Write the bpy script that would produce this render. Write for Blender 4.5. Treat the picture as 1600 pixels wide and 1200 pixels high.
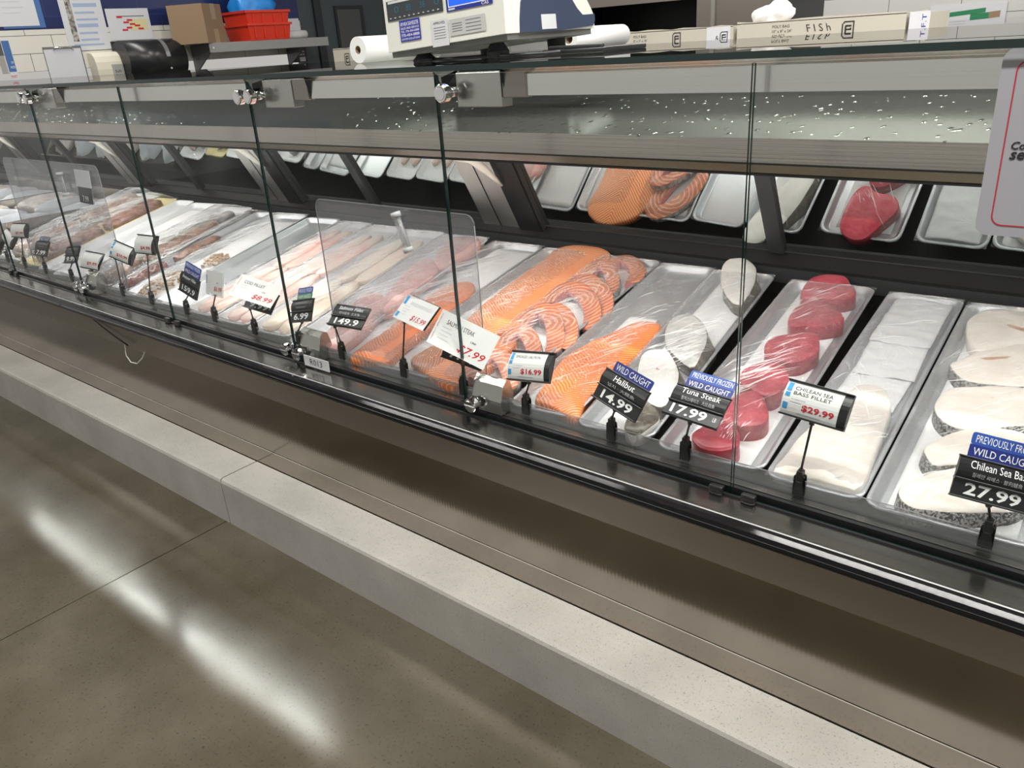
import bpy, bmesh, math, random
from mathutils import Vector, Matrix, Euler, noise

# ------------------------------------------------------------------ scene, camera, light, exposure
for o in list(bpy.data.objects):
    bpy.data.objects.remove(o)
S = bpy.context.scene
C = S.collection
S.view_settings.view_transform = 'Standard'
S.view_settings.look = 'None'
S.view_settings.gamma = 1.0
S.view_settings.use_curve_mapping = False
S.view_settings.exposure = 0.0

cam_d = bpy.data.cameras.new('camera')
cam_d.sensor_fit = 'HORIZONTAL'
cam_d.sensor_width = 36.0
cam_d.lens = 36.0 * 1246.96 / 1600.0
cam_d.clip_start = 0.02
cam = bpy.data.objects.new('camera', cam_d)
C.objects.link(cam)
_r = Vector((0.772755, 0.631492, -0.063781))
_u = Vector((-0.205961, 0.344540, 0.915900))
_f = Vector((-0.600358, 0.694630, -0.396308))
cam.matrix_world = Matrix(((_r.x, _u.x, -_f.x, 0.0), (_r.y, _u.y, -_f.y, 0.0), (_r.z, _u.z, -_f.z, 1.30), (0, 0, 0, 1)))
S.camera = cam

world = bpy.data.worlds.new('store_ambient')
S.world = world
world.use_nodes = True
world.node_tree.nodes['Background'].inputs[0].default_value = (1.0, 0.965, 0.92, 1)
world.node_tree.nodes['Background'].inputs[1].default_value = 0.50


def area_light(name, loc, sx, sy, power, color, parent=None, rot=(0, 0, 0)):
    d = bpy.data.lights.new(name, 'AREA')
    d.shape = 'RECTANGLE'
    d.size, d.size_y = sx, sy
    d.energy = power
    d.color = color
    o = bpy.data.objects.new(name, d)
    C.objects.link(o)
    o.location = loc
    o.rotation_euler = rot
    if parent:
        o.parent = parent
    return o


# ceiling strip fixtures over the aisle (behind the viewer) and over the work area
FIXTURES = [(-8.15, -0.86, 1.9, 20), (-3.2, -0.86, 1.8, 36), (-3.2, 0.55, 2.2, 20), (-0.1, 0.55, 2.4, 112),
            (-7.65, 2.24, 2.45, 34), (-5.15, 2.24, 2.45, 50), (-2.2, 3.1, 2.0, 46), (0.7, 1.9, 2.2, 84),
            (-1.5, 4.9, 2.4, 60)]  # last fixture is added, unseen, to brighten the back wall
LAMP_Z = 3.2
for fx, fy, fl, fp in FIXTURES:
    area_light('strip_lamp', (fx, fy, LAMP_Z - 0.012), fl, 0.09, fp, (1.0, 0.97, 0.92))

R = random.Random(7)

# ------------------------------------------------------------------ materials


def new_mat(name):
    m = bpy.data.materials.new(name)
    m.use_nodes = True
    nt = m.node_tree
    return m, nt, nt.nodes['Principled BSDF']


def N(nt, t, **kw):
    n = nt.nodes.new(t)
    for k, v in kw.items():
        if k in n.inputs:
            n.inputs[k].default_value = v
        else:
            setattr(n, k, v)
    return n


def L(nt, a, b):
    nt.links.new(a, b)


def ramp(nt, fac, stops):
    n = nt.nodes.new('ShaderNodeValToRGB')
    cr = n.color_ramp
    while len(cr.elements) < len(stops):
        cr.elements.new(0.5)
    for e, (p, c) in zip(cr.elements, stops):
        e.position = p
        e.color = (c[0], c[1], c[2], 1)
    L(nt, fac, n.inputs[0])
    return n


def coords(nt, kind='Object', scale=(1, 1, 1), rot=(0, 0, 0)):
    tc = nt.nodes.new('ShaderNodeTexCoord')
    mp = nt.nodes.new('ShaderNodeMapping')
    mp.inputs['Scale'].default_value = scale
    mp.inputs['Rotation'].default_value = rot
    L(nt, tc.outputs[kind], mp.inputs['Vector'])
    return mp.outputs['Vector']


def bump(nt, b, height, strength=0.3, dist=0.01):
    n = N(nt, 'ShaderNodeBump', Strength=strength, Distance=dist)
    L(nt, height, n.inputs['Height'])
    L(nt, n.outputs['Normal'], b.inputs['Normal'])
    return n


def flat(name, col, rough=0.5, metal=0.0, spec=0.5, coat=0.0, emit=None, estr=0.0):
    m, nt, b = new_mat(name)
    b.inputs['Base Color'].default_value = (*col, 1)
    b.inputs['Roughness'].default_value = rough
    b.inputs['Metallic'].default_value = metal
    b.inputs['Specular IOR Level'].default_value = spec
    b.inputs['Coat Weight'].default_value = coat
    if emit:
        b.inputs['Emission Color'].default_value = (*emit, 1)
        b.inputs['Emission Strength'].default_value = estr
    return m


def steel(name, col, rough, scale, strength=0.05, blotch=0.06):
    m, nt, b = new_mat(name)
    b.inputs['Metallic'].default_value = 1.0
    v = coords(nt, 'Object', scale)
    n = N(nt, 'ShaderNodeTexNoise', Scale=1.0, Detail=3.0)
    L(nt, v, n.inputs['Vector'])
    v2 = coords(nt, 'Object', (2.3, 2.3, 2.3))
    n2 = N(nt, 'ShaderNodeTexNoise', Scale=1.0, Detail=4.0)
    L(nt, v2, n2.inputs['Vector'])
    r = ramp(nt, n2.outputs['Fac'], [(0.3, [c * (1 - blotch) for c in col]), (0.7, [c * (1 + blotch) for c in col])])
    L(nt, r.outputs['Color'], b.inputs['Base Color'])
    mr = N(nt, 'ShaderNodeMapRange')
    mr.inputs['To Min'].default_value = rough * 0.75
    mr.inputs['To Max'].default_value = rough * 1.3
    L(nt, n2.outputs['Fac'], mr.inputs['Value'])
    L(nt, mr.outputs['Result'], b.inputs['Roughness'])
    bump(nt, b, n.outputs['Fac'], strength, 0.002)
    return m


def thin_glass(name, tint, ior=1.45, rough=0.0, haze=0.0, gain=1.0, hazecol=(0.7, 0.7, 0.75), bumpy=None):
    m = bpy.data.materials.new(name)
    m.use_nodes = True
    nt = m.node_tree
    nt.nodes.clear()
    out = nt.nodes.new('ShaderNodeOutputMaterial')
    tr = N(nt, 'ShaderNodeBsdfTransparent')
    tr.inputs['Color'].default_value = (*tint, 1)
    gl = N(nt, 'ShaderNodeBsdfGlossy', Roughness=rough)
    fr = N(nt, 'ShaderNodeFresnel', IOR=ior)
    # a thin sheet reflects alike on both faces: give the rear face the inverse index
    ge = nt.nodes.new('ShaderNodeNewGeometry')
    im = N(nt, 'ShaderNodeMapRange')
    im.inputs['To Min'].default_value = ior
    im.inputs['To Max'].default_value = 1.0 / ior
    L(nt, ge.outputs['Backfacing'], im.inputs['Value'])
    L(nt, im.outputs['Result'], fr.inputs['IOR'])
    mx = nt.nodes.new('ShaderNodeMixShader')
    mu = N(nt, 'ShaderNodeMath', operation='MULTIPLY')
    mu.inputs[1].default_value = gain
    mu.use_clamp = True
    L(nt, fr.outputs[0], mu.inputs[0])
    L(nt, mu.outputs[0], mx.inputs[0])
    L(nt, tr.outputs[0], mx.inputs[1])
    L(nt, gl.outputs[0], mx.inputs[2])
    last = mx.outputs[0]
    if haze > 0:
        df = N(nt, 'ShaderNodeBsdfDiffuse')
        df.inputs['Color'].default_value = (*hazecol, 1)
        m2 = nt.nodes.new('ShaderNodeMixShader')
        m2.inputs[0].default_value = haze
        L(nt, last, m2.inputs[1])
        L(nt, df.outputs[0], m2.inputs[2])
        last = m2.outputs[0]
    if bumpy:
        v = coords(nt, 'Object', bumpy[0], bumpy[1])
        n = N(nt, 'ShaderNodeTexNoise', Scale=1.0, Detail=bumpy[3], Distortion=bumpy[4])
        L(nt, v, n.inputs['Vector'])
        bp = N(nt, 'ShaderNodeBump', Strength=bumpy[2], Distance=0.03)
        L(nt, n.outputs['Fac'], bp.inputs['Height'])
        L(nt, bp.outputs['Normal'], gl.inputs['Normal'])
    L(nt, last, out.inputs['Surface'])
    return m


M = {}
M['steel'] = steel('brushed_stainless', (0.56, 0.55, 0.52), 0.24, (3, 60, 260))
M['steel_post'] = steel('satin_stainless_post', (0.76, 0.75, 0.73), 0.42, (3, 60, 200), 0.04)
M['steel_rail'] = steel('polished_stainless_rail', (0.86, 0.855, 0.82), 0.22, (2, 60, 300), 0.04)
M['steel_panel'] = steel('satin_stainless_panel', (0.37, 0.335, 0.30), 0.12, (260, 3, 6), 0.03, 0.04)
def ribbed(m):
    nt = m.node_tree
    b = nt.nodes['Principled BSDF']
    v = coords(nt, 'Object', (1, 1, 1))
    wv = N(nt, 'ShaderNodeTexWave', Scale=36.0, Distortion=0.4)
    wv.bands_direction = 'X'
    L(nt, v, wv.inputs['Vector'])
    old = b.inputs['Normal'].links[0].from_node
    bp = N(nt, 'ShaderNodeBump', Strength=0.014, Distance=0.004)
    L(nt, wv.outputs['Fac'], bp.inputs['Height'])
    L(nt, old.outputs['Normal'], bp.inputs['Normal'])
    L(nt, bp.outputs['Normal'], b.inputs['Normal'])


ribbed(M['steel_panel'])
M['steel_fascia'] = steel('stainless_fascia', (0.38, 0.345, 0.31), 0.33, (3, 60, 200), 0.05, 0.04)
M['steel_dark'] = steel('worn_deck_steel', (0.46, 0.455, 0.43), 0.18, (5, 120, 120), 0.02, 0.15)
M['canopy'] = steel('canopy_stainless', (0.66, 0.61, 0.56), 0.2, (3, 40, 200), 0.06, 0.05)
M['bumper_glint'] = flat('bumper_highlight', (0.5, 0.5, 0.49), 0.3, 0.3)  # pale colour for painted highlights on the bumper
M['chrome'] = flat('chrome', (0.8, 0.8, 0.8), 0.08, 1.0)
M['alu'] = flat('tray_aluminium', (0.52, 0.54, 0.56), 0.36, 0.7)
M['tray_white'] = flat('tray_pale_plastic', (0.66, 0.67, 0.68), 0.32)
M['tray_yellow'] = flat('tray_yellow_plastic', (0.72, 0.62, 0.28), 0.4)
M['black'] = flat('black_plastic', (0.012, 0.012, 0.013), 0.35)
M['black_matte'] = flat('black_matte', (0.012, 0.012, 0.013), 0.7)
M['bumper'] = flat('black_bumper_gloss', (0.008, 0.008, 0.009), 0.07, 0, 0.5)
M['frame_grey'] = flat('dark_grey_frame', (0.05, 0.052, 0.055), 0.4, 0.4)
M['blackpan'] = flat('black_case_interior', (0.006, 0.006, 0.0065), 0.5, 0, 0.3)
M['rubber'] = flat('rubber', (0.015, 0.015, 0.016), 0.8)
M['mirror'] = flat('door_mirror', (0.78, 0.82, 0.80), 0.02, 1.0)
M['glass'] = thin_glass('pane_glass', (0.965, 0.975, 0.97), 1.38, gain=0.5)
M['topglass'] = thin_glass('top_glass', (0.93, 0.955, 0.94), 1.45)
M['glassedge'] = flat('glass_edge', (0.006, 0.022, 0.02), 0.15, 0, 0.6)
M['acrylic'] = thin_glass('clear_acrylic', (0.94, 0.94, 0.95), 1.45, 0.03, 0.13)
M['lip'] = thin_glass('clear_acrylic_lip', (0.90, 0.90, 0.91), 1.45, 0.03, 0.16, hazecol=(0.75, 0.75, 0.76))
M['lipedge'] = flat('acrylic_edge', (0.16, 0.16, 0.16), 0.3)
M['film'] = thin_glass('cling_film', (0.965, 0.965, 0.97), 1.5, 0.06, 0.025, 1.6, (0.9, 0.9, 0.92), ((11, 120, 20), (0, 0, 0.62), 1.0, 4.0, 1.2))
M['film_cloudy'] = thin_glass('cloudy_film', (0.9, 0.9, 0.91), 1.5, 0.08, 0.10, 1.7, (0.88, 0.88, 0.9), ((14, 80, 30), (0, 0, 0.4), 1.0, 5.0, 1.8))
M['bag'] = thin_glass('clear_bag', (0.85, 0.87, 0.9), 1.5, 0.12, 0.35, 2.0, (0.75, 0.78, 0.84), ((30, 40, 40), (0, 0, 0.3), 1.0, 5.0, 2.0))
M['crease'] = thin_glass('film_crease_glint', (0.97, 0.97, 0.98), 1.5, 0.05, 0.68, 2.0, (0.95, 0.95, 0.95))  # white in the creases stands in for streaks of light
M['paper'] = flat('white_paper', (0.75, 0.75, 0.745), 0.75)
M['paper_dim'] = flat('offwhite_paper', (0.62, 0.63, 0.66), 0.7)
M['white'] = flat('white_lettering', (0.88, 0.88, 0.88), 0.5)
M['lgrey'] = flat('grey_lettering', (0.55, 0.56, 0.58), 0.5)
M['ink'] = flat('black_ink', (0.02, 0.02, 0.022), 0.6)
M['red_ink'] = flat('red_ink', (0.55, 0.015, 0.03), 0.6)
M['pink_ink'] = flat('brick_ink', (0.45, 0.16, 0.1), 0.6)
M['sky'] = flat('light_blue_print', (0.04, 0.30, 0.62), 0.5)
M['navy_sign'] = flat('sign_navy', (0.015, 0.028, 0.22), 0.4)
M['blue_sign'] = flat('sign_blue', (0.03, 0.09, 0.42), 0.4)
M['green_sign'] = flat('sign_green', (0.03, 0.22, 0.10), 0.4)
M['sign_black'] = flat('sign_black', (0.013, 0.014, 0.016), 0.32)
M['sign_shaded'] = flat('notice_shaded', (0.40, 0.395, 0.43), 0.5)  # shade on a pale notice, put into its colour
M['lamp'] = flat('lamp_tube', (0.9, 0.9, 0.9), 0.4, 0, 0.5, 0, (1, 0.97, 0.9), 3.0)
M['glint_wire'] = flat('white_glint_and_wire', (0.85, 0.82, 0.74), 0.4)  # shared by the painted lamp reflections and the loose wire


def food(name, stops, scale, rough=0.3, kind='noise', bumps=0.15, sss=0.15, detail=4, distort=0.6):
    m, nt, b = new_mat(name)
    v = coords(nt, 'Object', scale)
    n = N(nt, 'ShaderNodeTexNoise', Scale=1.0, Detail=detail, Distortion=distort)
    L(nt, v, n.inputs['Vector'])
    r = ramp(nt, n.outputs['Fac'], stops)
    L(nt, r.outputs['Color'], b.inputs['Base Color'])
    b.inputs['Roughness'].default_value = rough
    b.inputs['Subsurface Weight'].default_value = sss
    b.inputs['Subsurface Radius'].default_value = (0.01, 0.004, 0.003)
    bump(nt, b, n.outputs['Fac'], bumps, 0.004)
    return m


def salmon_mat(name, freq, slant, base, line, dark, ring=False):
    m, nt, b = new_mat(name)
    tc = nt.nodes.new('ShaderNodeTexCoord')
    sp = nt.nodes.new('ShaderNodeSeparateXYZ')
    L(nt, tc.outputs['Object'], sp.inputs[0])
    nz = N(nt, 'ShaderNodeTexNoise', Scale=26.0, Detail=3.0)
    L(nt, tc.outputs['Object'], nz.inputs['Vector'])

    def mth(op, a, c=None):
        n = N(nt, 'ShaderNodeMath', operation=op)
        for i, q in enumerate((a, c)):
            if q is None:
                continue
            if isinstance(q, (int, float)):
                n.inputs[i].default_value = q
            else:
                L(nt, q, n.inputs[i])
        return n.outputs[0]
    if ring:
        ln = N(nt, 'ShaderNodeVectorMath', operation='LENGTH')
        L(nt, tc.outputs['Object'], ln.inputs[0])
        u = mth('MULTIPLY', ln.outputs['Value'], freq)
    else:
        u = mth('ADD', mth('MULTIPLY', sp.outputs['Y'], freq), mth('MULTIPLY', mth('ABSOLUTE', sp.outputs['X']), freq * slant))
    u = mth('ADD', u, mth('MULTIPLY', nz.outputs['Fac'], 9.0))
    s = mth('ADD', mth('MULTIPLY', mth('SINE', u), 0.5), 0.5)
    r = ramp(nt, s, [(0.0, base), (0.62, base), (0.9, line), (1.0, line)])
    n2 = N(nt, 'ShaderNodeTexNoise', Scale=9.0, Detail=3.0)
    L(nt, tc.outputs['Object'], n2.inputs['Vector'])
    r2 = ramp(nt, n2.outputs['Fac'], [(0.35, (1, 1, 1)), (0.75, dark)])
    mx = nt.nodes.new('ShaderNodeMix')
    mx.data_type = 'RGBA'
    mx.blend_type = 'MULTIPLY'
    mx.inputs['Factor'].default_value = 1.0
    L(nt, r.outputs['Color'], mx.inputs['A'])
    L(nt, r2.outputs['Color'], mx.inputs['B'])
    L(nt, mx.outputs['Result'], b.inputs['Base Color'])
    b.inputs['Roughness'].default_value = 0.3
    b.inputs['Subsurface Weight'].default_value = 0.12
    b.inputs['Subsurface Radius'].default_value = (0.012, 0.004, 0.002)
    bump(nt, b, s, 0.12, 0.003)
    return m


M['salmon'] = salmon_mat('salmon_flesh', 620.0, -0.9, (0.78, 0.18, 0.035), (0.88, 0.44, 0.2), (0.92, 0.72, 0.6))
M['salmon_pale'] = salmon_mat('salmon_flesh_pale', 620.0, -0.9, (0.78, 0.24, 0.075), (0.90, 0.56, 0.34), (0.95, 0.8, 0.7))
M['steak'] = salmon_mat('salmon_steak_flesh', 520.0, 0, (0.62, 0.21, 0.11), (0.80, 0.50, 0.36), (0.9, 0.7, 0.65), True)
M['steak_in'] = food('steak_inner_flesh', [(0.3, (0.60, 0.17, 0.17)), (0.7, (0.72, 0.34, 0.32))], (40, 40, 40))
M['silver_skin'] = food('silver_skin', [(0.35, (0.16, 0.15, 0.14)), (0.65, (0.50, 0.46, 0.43))], (90, 90, 60), 0.25, sss=0)
M['tuna'] = food('tuna_flesh', [(0.3, (0.30, 0.015, 0.035)), (0.7, (0.48, 0.05, 0.075))], (35, 60, 30), 0.33, bumps=0.2)
M['tuna_top'] = food('tuna_flesh_top', [(0.3, (0.46, 0.03, 0.06)), (0.7, (0.64, 0.10, 0.13))], (35, 60, 30), 0.33, bumps=0.2)
M['halibut'] = food('halibut_flesh', [(0.35, (0.74, 0.71, 0.67)), (0.7, (0.84, 0.82, 0.79))], (30, 30, 30), 0.35, bumps=0.1)
M['halibut_grey'] = food('halibut_grey_skin', [(0.35, (0.40, 0.39, 0.37)), (0.7, (0.66, 0.65, 0.62))], (25, 50, 30), 0.3, bumps=0.1)
M['halibut_skin'] = food('halibut_skin', [(0.35, (0.045, 0.04, 0.03)), (0.7, (0.20, 0.17, 0.125))], (60, 60, 60), 0.3, sss=0)
M['bass'] = food('bass_flesh', [(0.3, (0.76, 0.68, 0.60)), (0.7, (0.86, 0.81, 0.74))], (22, 45, 30), 0.33, bumps=0.12)
M['bass_line'] = food('bass_brown_cavity', [(0.3, (0.42, 0.21, 0.12)), (0.7, (0.62, 0.40, 0.27))], (60, 60, 60))
M['bass_skin'] = food('bass_spotted_skin', [(0.44, (0.03, 0.03, 0.03)), (0.56, (0.38, 0.36, 0.34))], (230, 230, 230), 0.3, sss=0, detail=2, distort=0)
M['pinkfish'] = food('pink_fillet', [(0.3, (0.70, 0.33, 0.31)), (0.7, (0.80, 0.52, 0.48))], (16, 30, 20), 0.3)
M['cod'] = food('cod_flesh', [(0.32, (0.82, 0.38, 0.34)), (0.5, (0.86, 0.60, 0.52)), (0.68, (0.86, 0.74, 0.62))], (26, 7, 20), 0.3)
M['cream'] = food('cream_fillet', [(0.32, (0.82, 0.62, 0.50)), (0.6, (0.86, 0.77, 0.64))], (30, 9, 20), 0.3)
M['blush'] = food('blush_fillet', [(0.32, (0.82, 0.50, 0.46)), (0.62, (0.87, 0.72, 0.64))], (30, 9, 20), 0.3)
M['mackerel'] = food('grey_fish_skin', [(0.35, (0.13, 0.125, 0.12)), (0.65, (0.42, 0.40, 0.37))], (40, 12, 30), 0.25, sss=0)
M['brownfish'] = food('brown_fish', [(0.32, (0.12, 0.06, 0.042)), (0.66, (0.36, 0.22, 0.165))], (35, 25, 30), 0.3)
M['plumfish'] = food('plum_fish', [(0.35, (0.07, 0.035, 0.035)), (0.65, (0.34, 0.16, 0.15))], (30, 14, 30), 0.22)
M['shrimp'] = food('brown_shrimp', [(0.35, (0.30, 0.17, 0.08)), (0.65, (0.60, 0.42, 0.26))], (90, 60, 60), 0.35, bumps=0.5)
M['squid'] = food('squid_flesh', [(0.32, (0.26, 0.17, 0.135)), (0.66, (0.58, 0.48, 0.42))], (30, 10, 30), 0.25)
M['meat'] = food('red_brown_meat', [(0.32, (0.17, 0.065, 0.05)), (0.66, (0.40, 0.23, 0.175))], (70, 40, 60), 0.3, bumps=0.4)
M['crab'] = food('pale_crab', [(0.32, (0.40, 0.34, 0.30)), (0.66, (0.66, 0.62, 0.58))], (40, 30, 40), 0.35)


def concrete(name, c0, c1, rough, scale, joint=None, spots=True, bumps=0.1, r2=None):
    m, nt, b = new_mat(name)
    v = coords(nt, 'Object', (scale, scale, scale))
    n = N(nt, 'ShaderNodeTexNoise', Scale=1.0, Detail=8.0, Roughness=0.62)
    L(nt, v, n.inputs['Vector'])
    r = ramp(nt, n.outputs['Fac'], [(0.3, c0), (0.7, c1)])
    col = r.outputs['Color']
    if spots:
        n2 = N(nt, 'ShaderNodeTexNoise', Scale=70.0, Detail=2.0)
        L(nt, v, n2.inputs['Vector'])
        r3 = ramp(nt, n2.outputs['Fac'], [(0.28, (0.62, 0.62, 0.62)), (0.4, (1, 1, 1)), (0.7, (1, 1, 1)), (0.8, (1.18, 1.18, 1.18))])
        mx = nt.nodes.new('ShaderNodeMix')
        mx.data_type = 'RGBA'
        mx.blend_type = 'MULTIPLY'
        mx.inputs['Factor'].default_value = 1.0
        L(nt, col, mx.inputs['A'])
        L(nt, r3.outputs['Color'], mx.inputs['B'])
        col = mx.outputs['Result']
    L(nt, col, b.inputs['Base Color'])
    if r2 is not None:
        mr = N(nt, 'ShaderNodeMapRange')
        mr.inputs['From Min'].default_value = 0.3
        mr.inputs['From Max'].default_value = 0.7
        mr.inputs['To Min'].default_value = rough
        mr.inputs['To Max'].default_value = r2
        L(nt, n.outputs['Fac'], mr.inputs['Value'])
        L(nt, mr.outputs['Result'], b.inputs['Roughness'])
    else:
        b.inputs['Roughness'].default_value = rough
    bump(nt, b, n.outputs['Fac'], bumps, 0.01)
    return m


M['floor'] = concrete('polished_concrete', (0.064, 0.054, 0.036), (0.122, 0.107, 0.080), 0.10, 2.2, bumps=0.05, r2=0.18)
M['curb'] = concrete('curb_concrete', (0.40, 0.385, 0.35), (0.53, 0.51, 0.47), 0.75, 4.0, bumps=0.12)
M['groove'] = flat('joint_groove', (0.02, 0.018, 0.014), 0.9)
M['ceiling'] = flat('dark_ceiling', (0.10, 0.10, 0.10), 0.9)


def tile_mat(name, col, grout, w, h, rough=0.15, axis='Y', band=None):
    m, nt, b = new_mat(name)
    tc = nt.nodes.new('ShaderNodeTexCoord')
    sp = nt.nodes.new('ShaderNodeSeparateXYZ')
    L(nt, tc.outputs['Object'], sp.inputs[0])
    cb = nt.nodes.new('ShaderNodeCombineXYZ')
    L(nt, sp.outputs[axis], cb.inputs['X'])
    L(nt, sp.outputs['Z'], cb.inputs['Y'])
    br = nt.nodes.new('ShaderNodeTexBrick')
    br.inputs['Scale'].default_value = 1.0
    br.inputs['Brick Width'].default_value = w
    br.inputs['Row Height'].default_value = h
    br.inputs['Mortar Size'].default_value = 0.0016
    br.inputs['Mortar Smooth'].default_value = 0.0
    br.inputs['Color1'].default_value = (*col, 1)
    br.inputs['Color2'].default_value = (*[c * 0.96 for c in col], 1)
    br.inputs['Mortar'].default_value = (*grout, 1)
    L(nt, cb.outputs[0], br.inputs['Vector'])
    last = br.outputs['Color']
    if band:
        gt = N(nt, 'ShaderNodeMath', operation='GREATER_THAN')
        gt.inputs[1].default_value = band[0]
        L(nt, sp.outputs['Z'], gt.inputs[0])
        br2 = nt.nodes.new('ShaderNodeTexBrick')
        for k in ('Scale', 'Brick Width', 'Row Height', 'Mortar Size', 'Mortar Smooth'):
            br2.inputs[k].default_value = br.inputs[k].default_value
        br2.inputs['Color1'].default_value = (*band[1], 1)
        br2.inputs['Color2'].default_value = (*[c * 0.85 for c in band[1]], 1)
        br2.inputs['Mortar'].default_value = (*[c * 1.6 for c in band[1]], 1)
        L(nt, cb.outputs[0], br2.inputs['Vector'])
        mx = nt.nodes.new('ShaderNodeMix')
        mx.data_type = 'RGBA'
        L(nt, gt.outputs[0], mx.inputs['Factor'])
        L(nt, last, mx.inputs['A'])
        L(nt, br2.outputs['Color'], mx.inputs['B'])
        last = mx.outputs['Result']
    L(nt, last, b.inputs['Base Color'])
    b.inputs['Roughness'].default_value = rough
    return m


M['tile_left'] = tile_mat('white_and_navy_tile', (0.70, 0.68, 0.62), (0.06, 0.06, 0.06), 0.31, 0.105, band=(0.243, (0.02, 0.03, 0.11)))
M['tile_back'] = tile_mat('grey_tile', (0.60, 0.60, 0.58), (0.05, 0.05, 0.06), 0.42, 0.14, axis='X')
M['door_grey'] = flat('slate_door_paint', (0.05, 0.062, 0.068), 0.5)
M['door_dark'] = flat('dark_door_frame', (0.014, 0.016, 0.022), 0.45)
M['door_glass'] = flat('smoked_door_glass', (0.07, 0.072, 0.075), 0.12)
M['card'] = flat('brown_cardboard', (0.30, 0.205, 0.125), 0.85)
M['card_tape'] = flat('tan_tape', (0.42, 0.32, 0.20), 0.5)
M['card_pale'] = flat('pale_cardboard', (0.50, 0.47, 0.40), 0.85)
M['red_plastic'] = flat('red_crate_plastic', (0.72, 0.04, 0.015), 0.4)
M['blue_plastic'] = flat('blue_bag_plastic', (0.02, 0.28, 0.80), 0.35)
M['cream_plastic'] = flat('cream_plastic', (0.72, 0.68, 0.56), 0.4)
M['grey_plastic'] = flat('grey_plastic', (0.40, 0.40, 0.36), 0.45)
M['smoke'] = flat('smoke_black_plastic', (0.02, 0.021, 0.023), 0.28)
M['strip_grey'] = flat('grey_strip', (0.16, 0.16, 0.17), 0.25)
M['scale_white'] = flat('scale_off_white', (0.66, 0.66, 0.60), 0.4)
M['scale_navy'] = flat('scale_navy', (0.030, 0.042, 0.085), 0.4)
M['scale_base'] = flat('scale_base_grey', (0.12, 0.12, 0.11), 0.5)
M['lcd'] = flat('lcd_dark', (0.035, 0.04, 0.045), 0.2)
M['lcd_digit'] = flat('lcd_digit', (0.02, 0.11, 0.16), 0.3)
M['screen'] = flat('blue_screen', (0.01, 0.05, 0.5), 0.3, 0, 0.5, 0, (0.01, 0.10, 1.0), 1.0)
M['silver_label'] = flat('silver_label', (0.45, 0.45, 0.44), 0.4)
M['label_blue'] = flat('sticker_blue', (0.02, 0.03, 0.28), 0.4)
M['poster_yellow'] = flat('poster_yellow', (0.66, 0.60, 0.33), 0.6)
M['poster_blue'] = flat('poster_blue', (0.05, 0.14, 0.36), 0.5)
M['poster_line'] = flat('poster_line_blue', (0.33, 0.42, 0.60), 0.6)
M['photo_dark'] = food('poster_photo_strip', [(0.4, (0.06, 0.06, 0.05)), (0.6, (0.45, 0.42, 0.38))], (40, 40, 40), 0.5, sss=0, bumps=0)
M['shelf_steel'] = flat('shelf_steel', (0.34, 0.34, 0.33), 0.4, 0.35)
M['oven_dark'] = flat('oven_dark', (0.012, 0.013, 0.015), 0.4)
M['ice_blue'] = flat('blue_print_bag', (0.10, 0.14, 0.36), 0.4)


def film_speckled():
    m = steel('canopy_top_wet_steel', (0.62, 0.62, 0.57), 0.12, (3, 40, 100), 0.03, 0.05)
    nt = m.node_tree
    b = nt.nodes['Principled BSDF']
    b.inputs['Metallic'].default_value = 0.92
    v = coords(nt, 'Object', (55, 22, 55))
    vo = N(nt, 'ShaderNodeTexVoronoi', Scale=1.0)
    L(nt, v, vo.inputs['Vector'])
    r = ramp(nt, vo.outputs['Distance'], [(0.0, (1, 1, 1)), (0.22, (0, 0, 0))])
    bump(nt, b, r.outputs['Color'], 0.5, 0.004)
    return m


M['canopy_top'] = film_speckled()

# ------------------------------------------------------------------ mesh helpers


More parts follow.
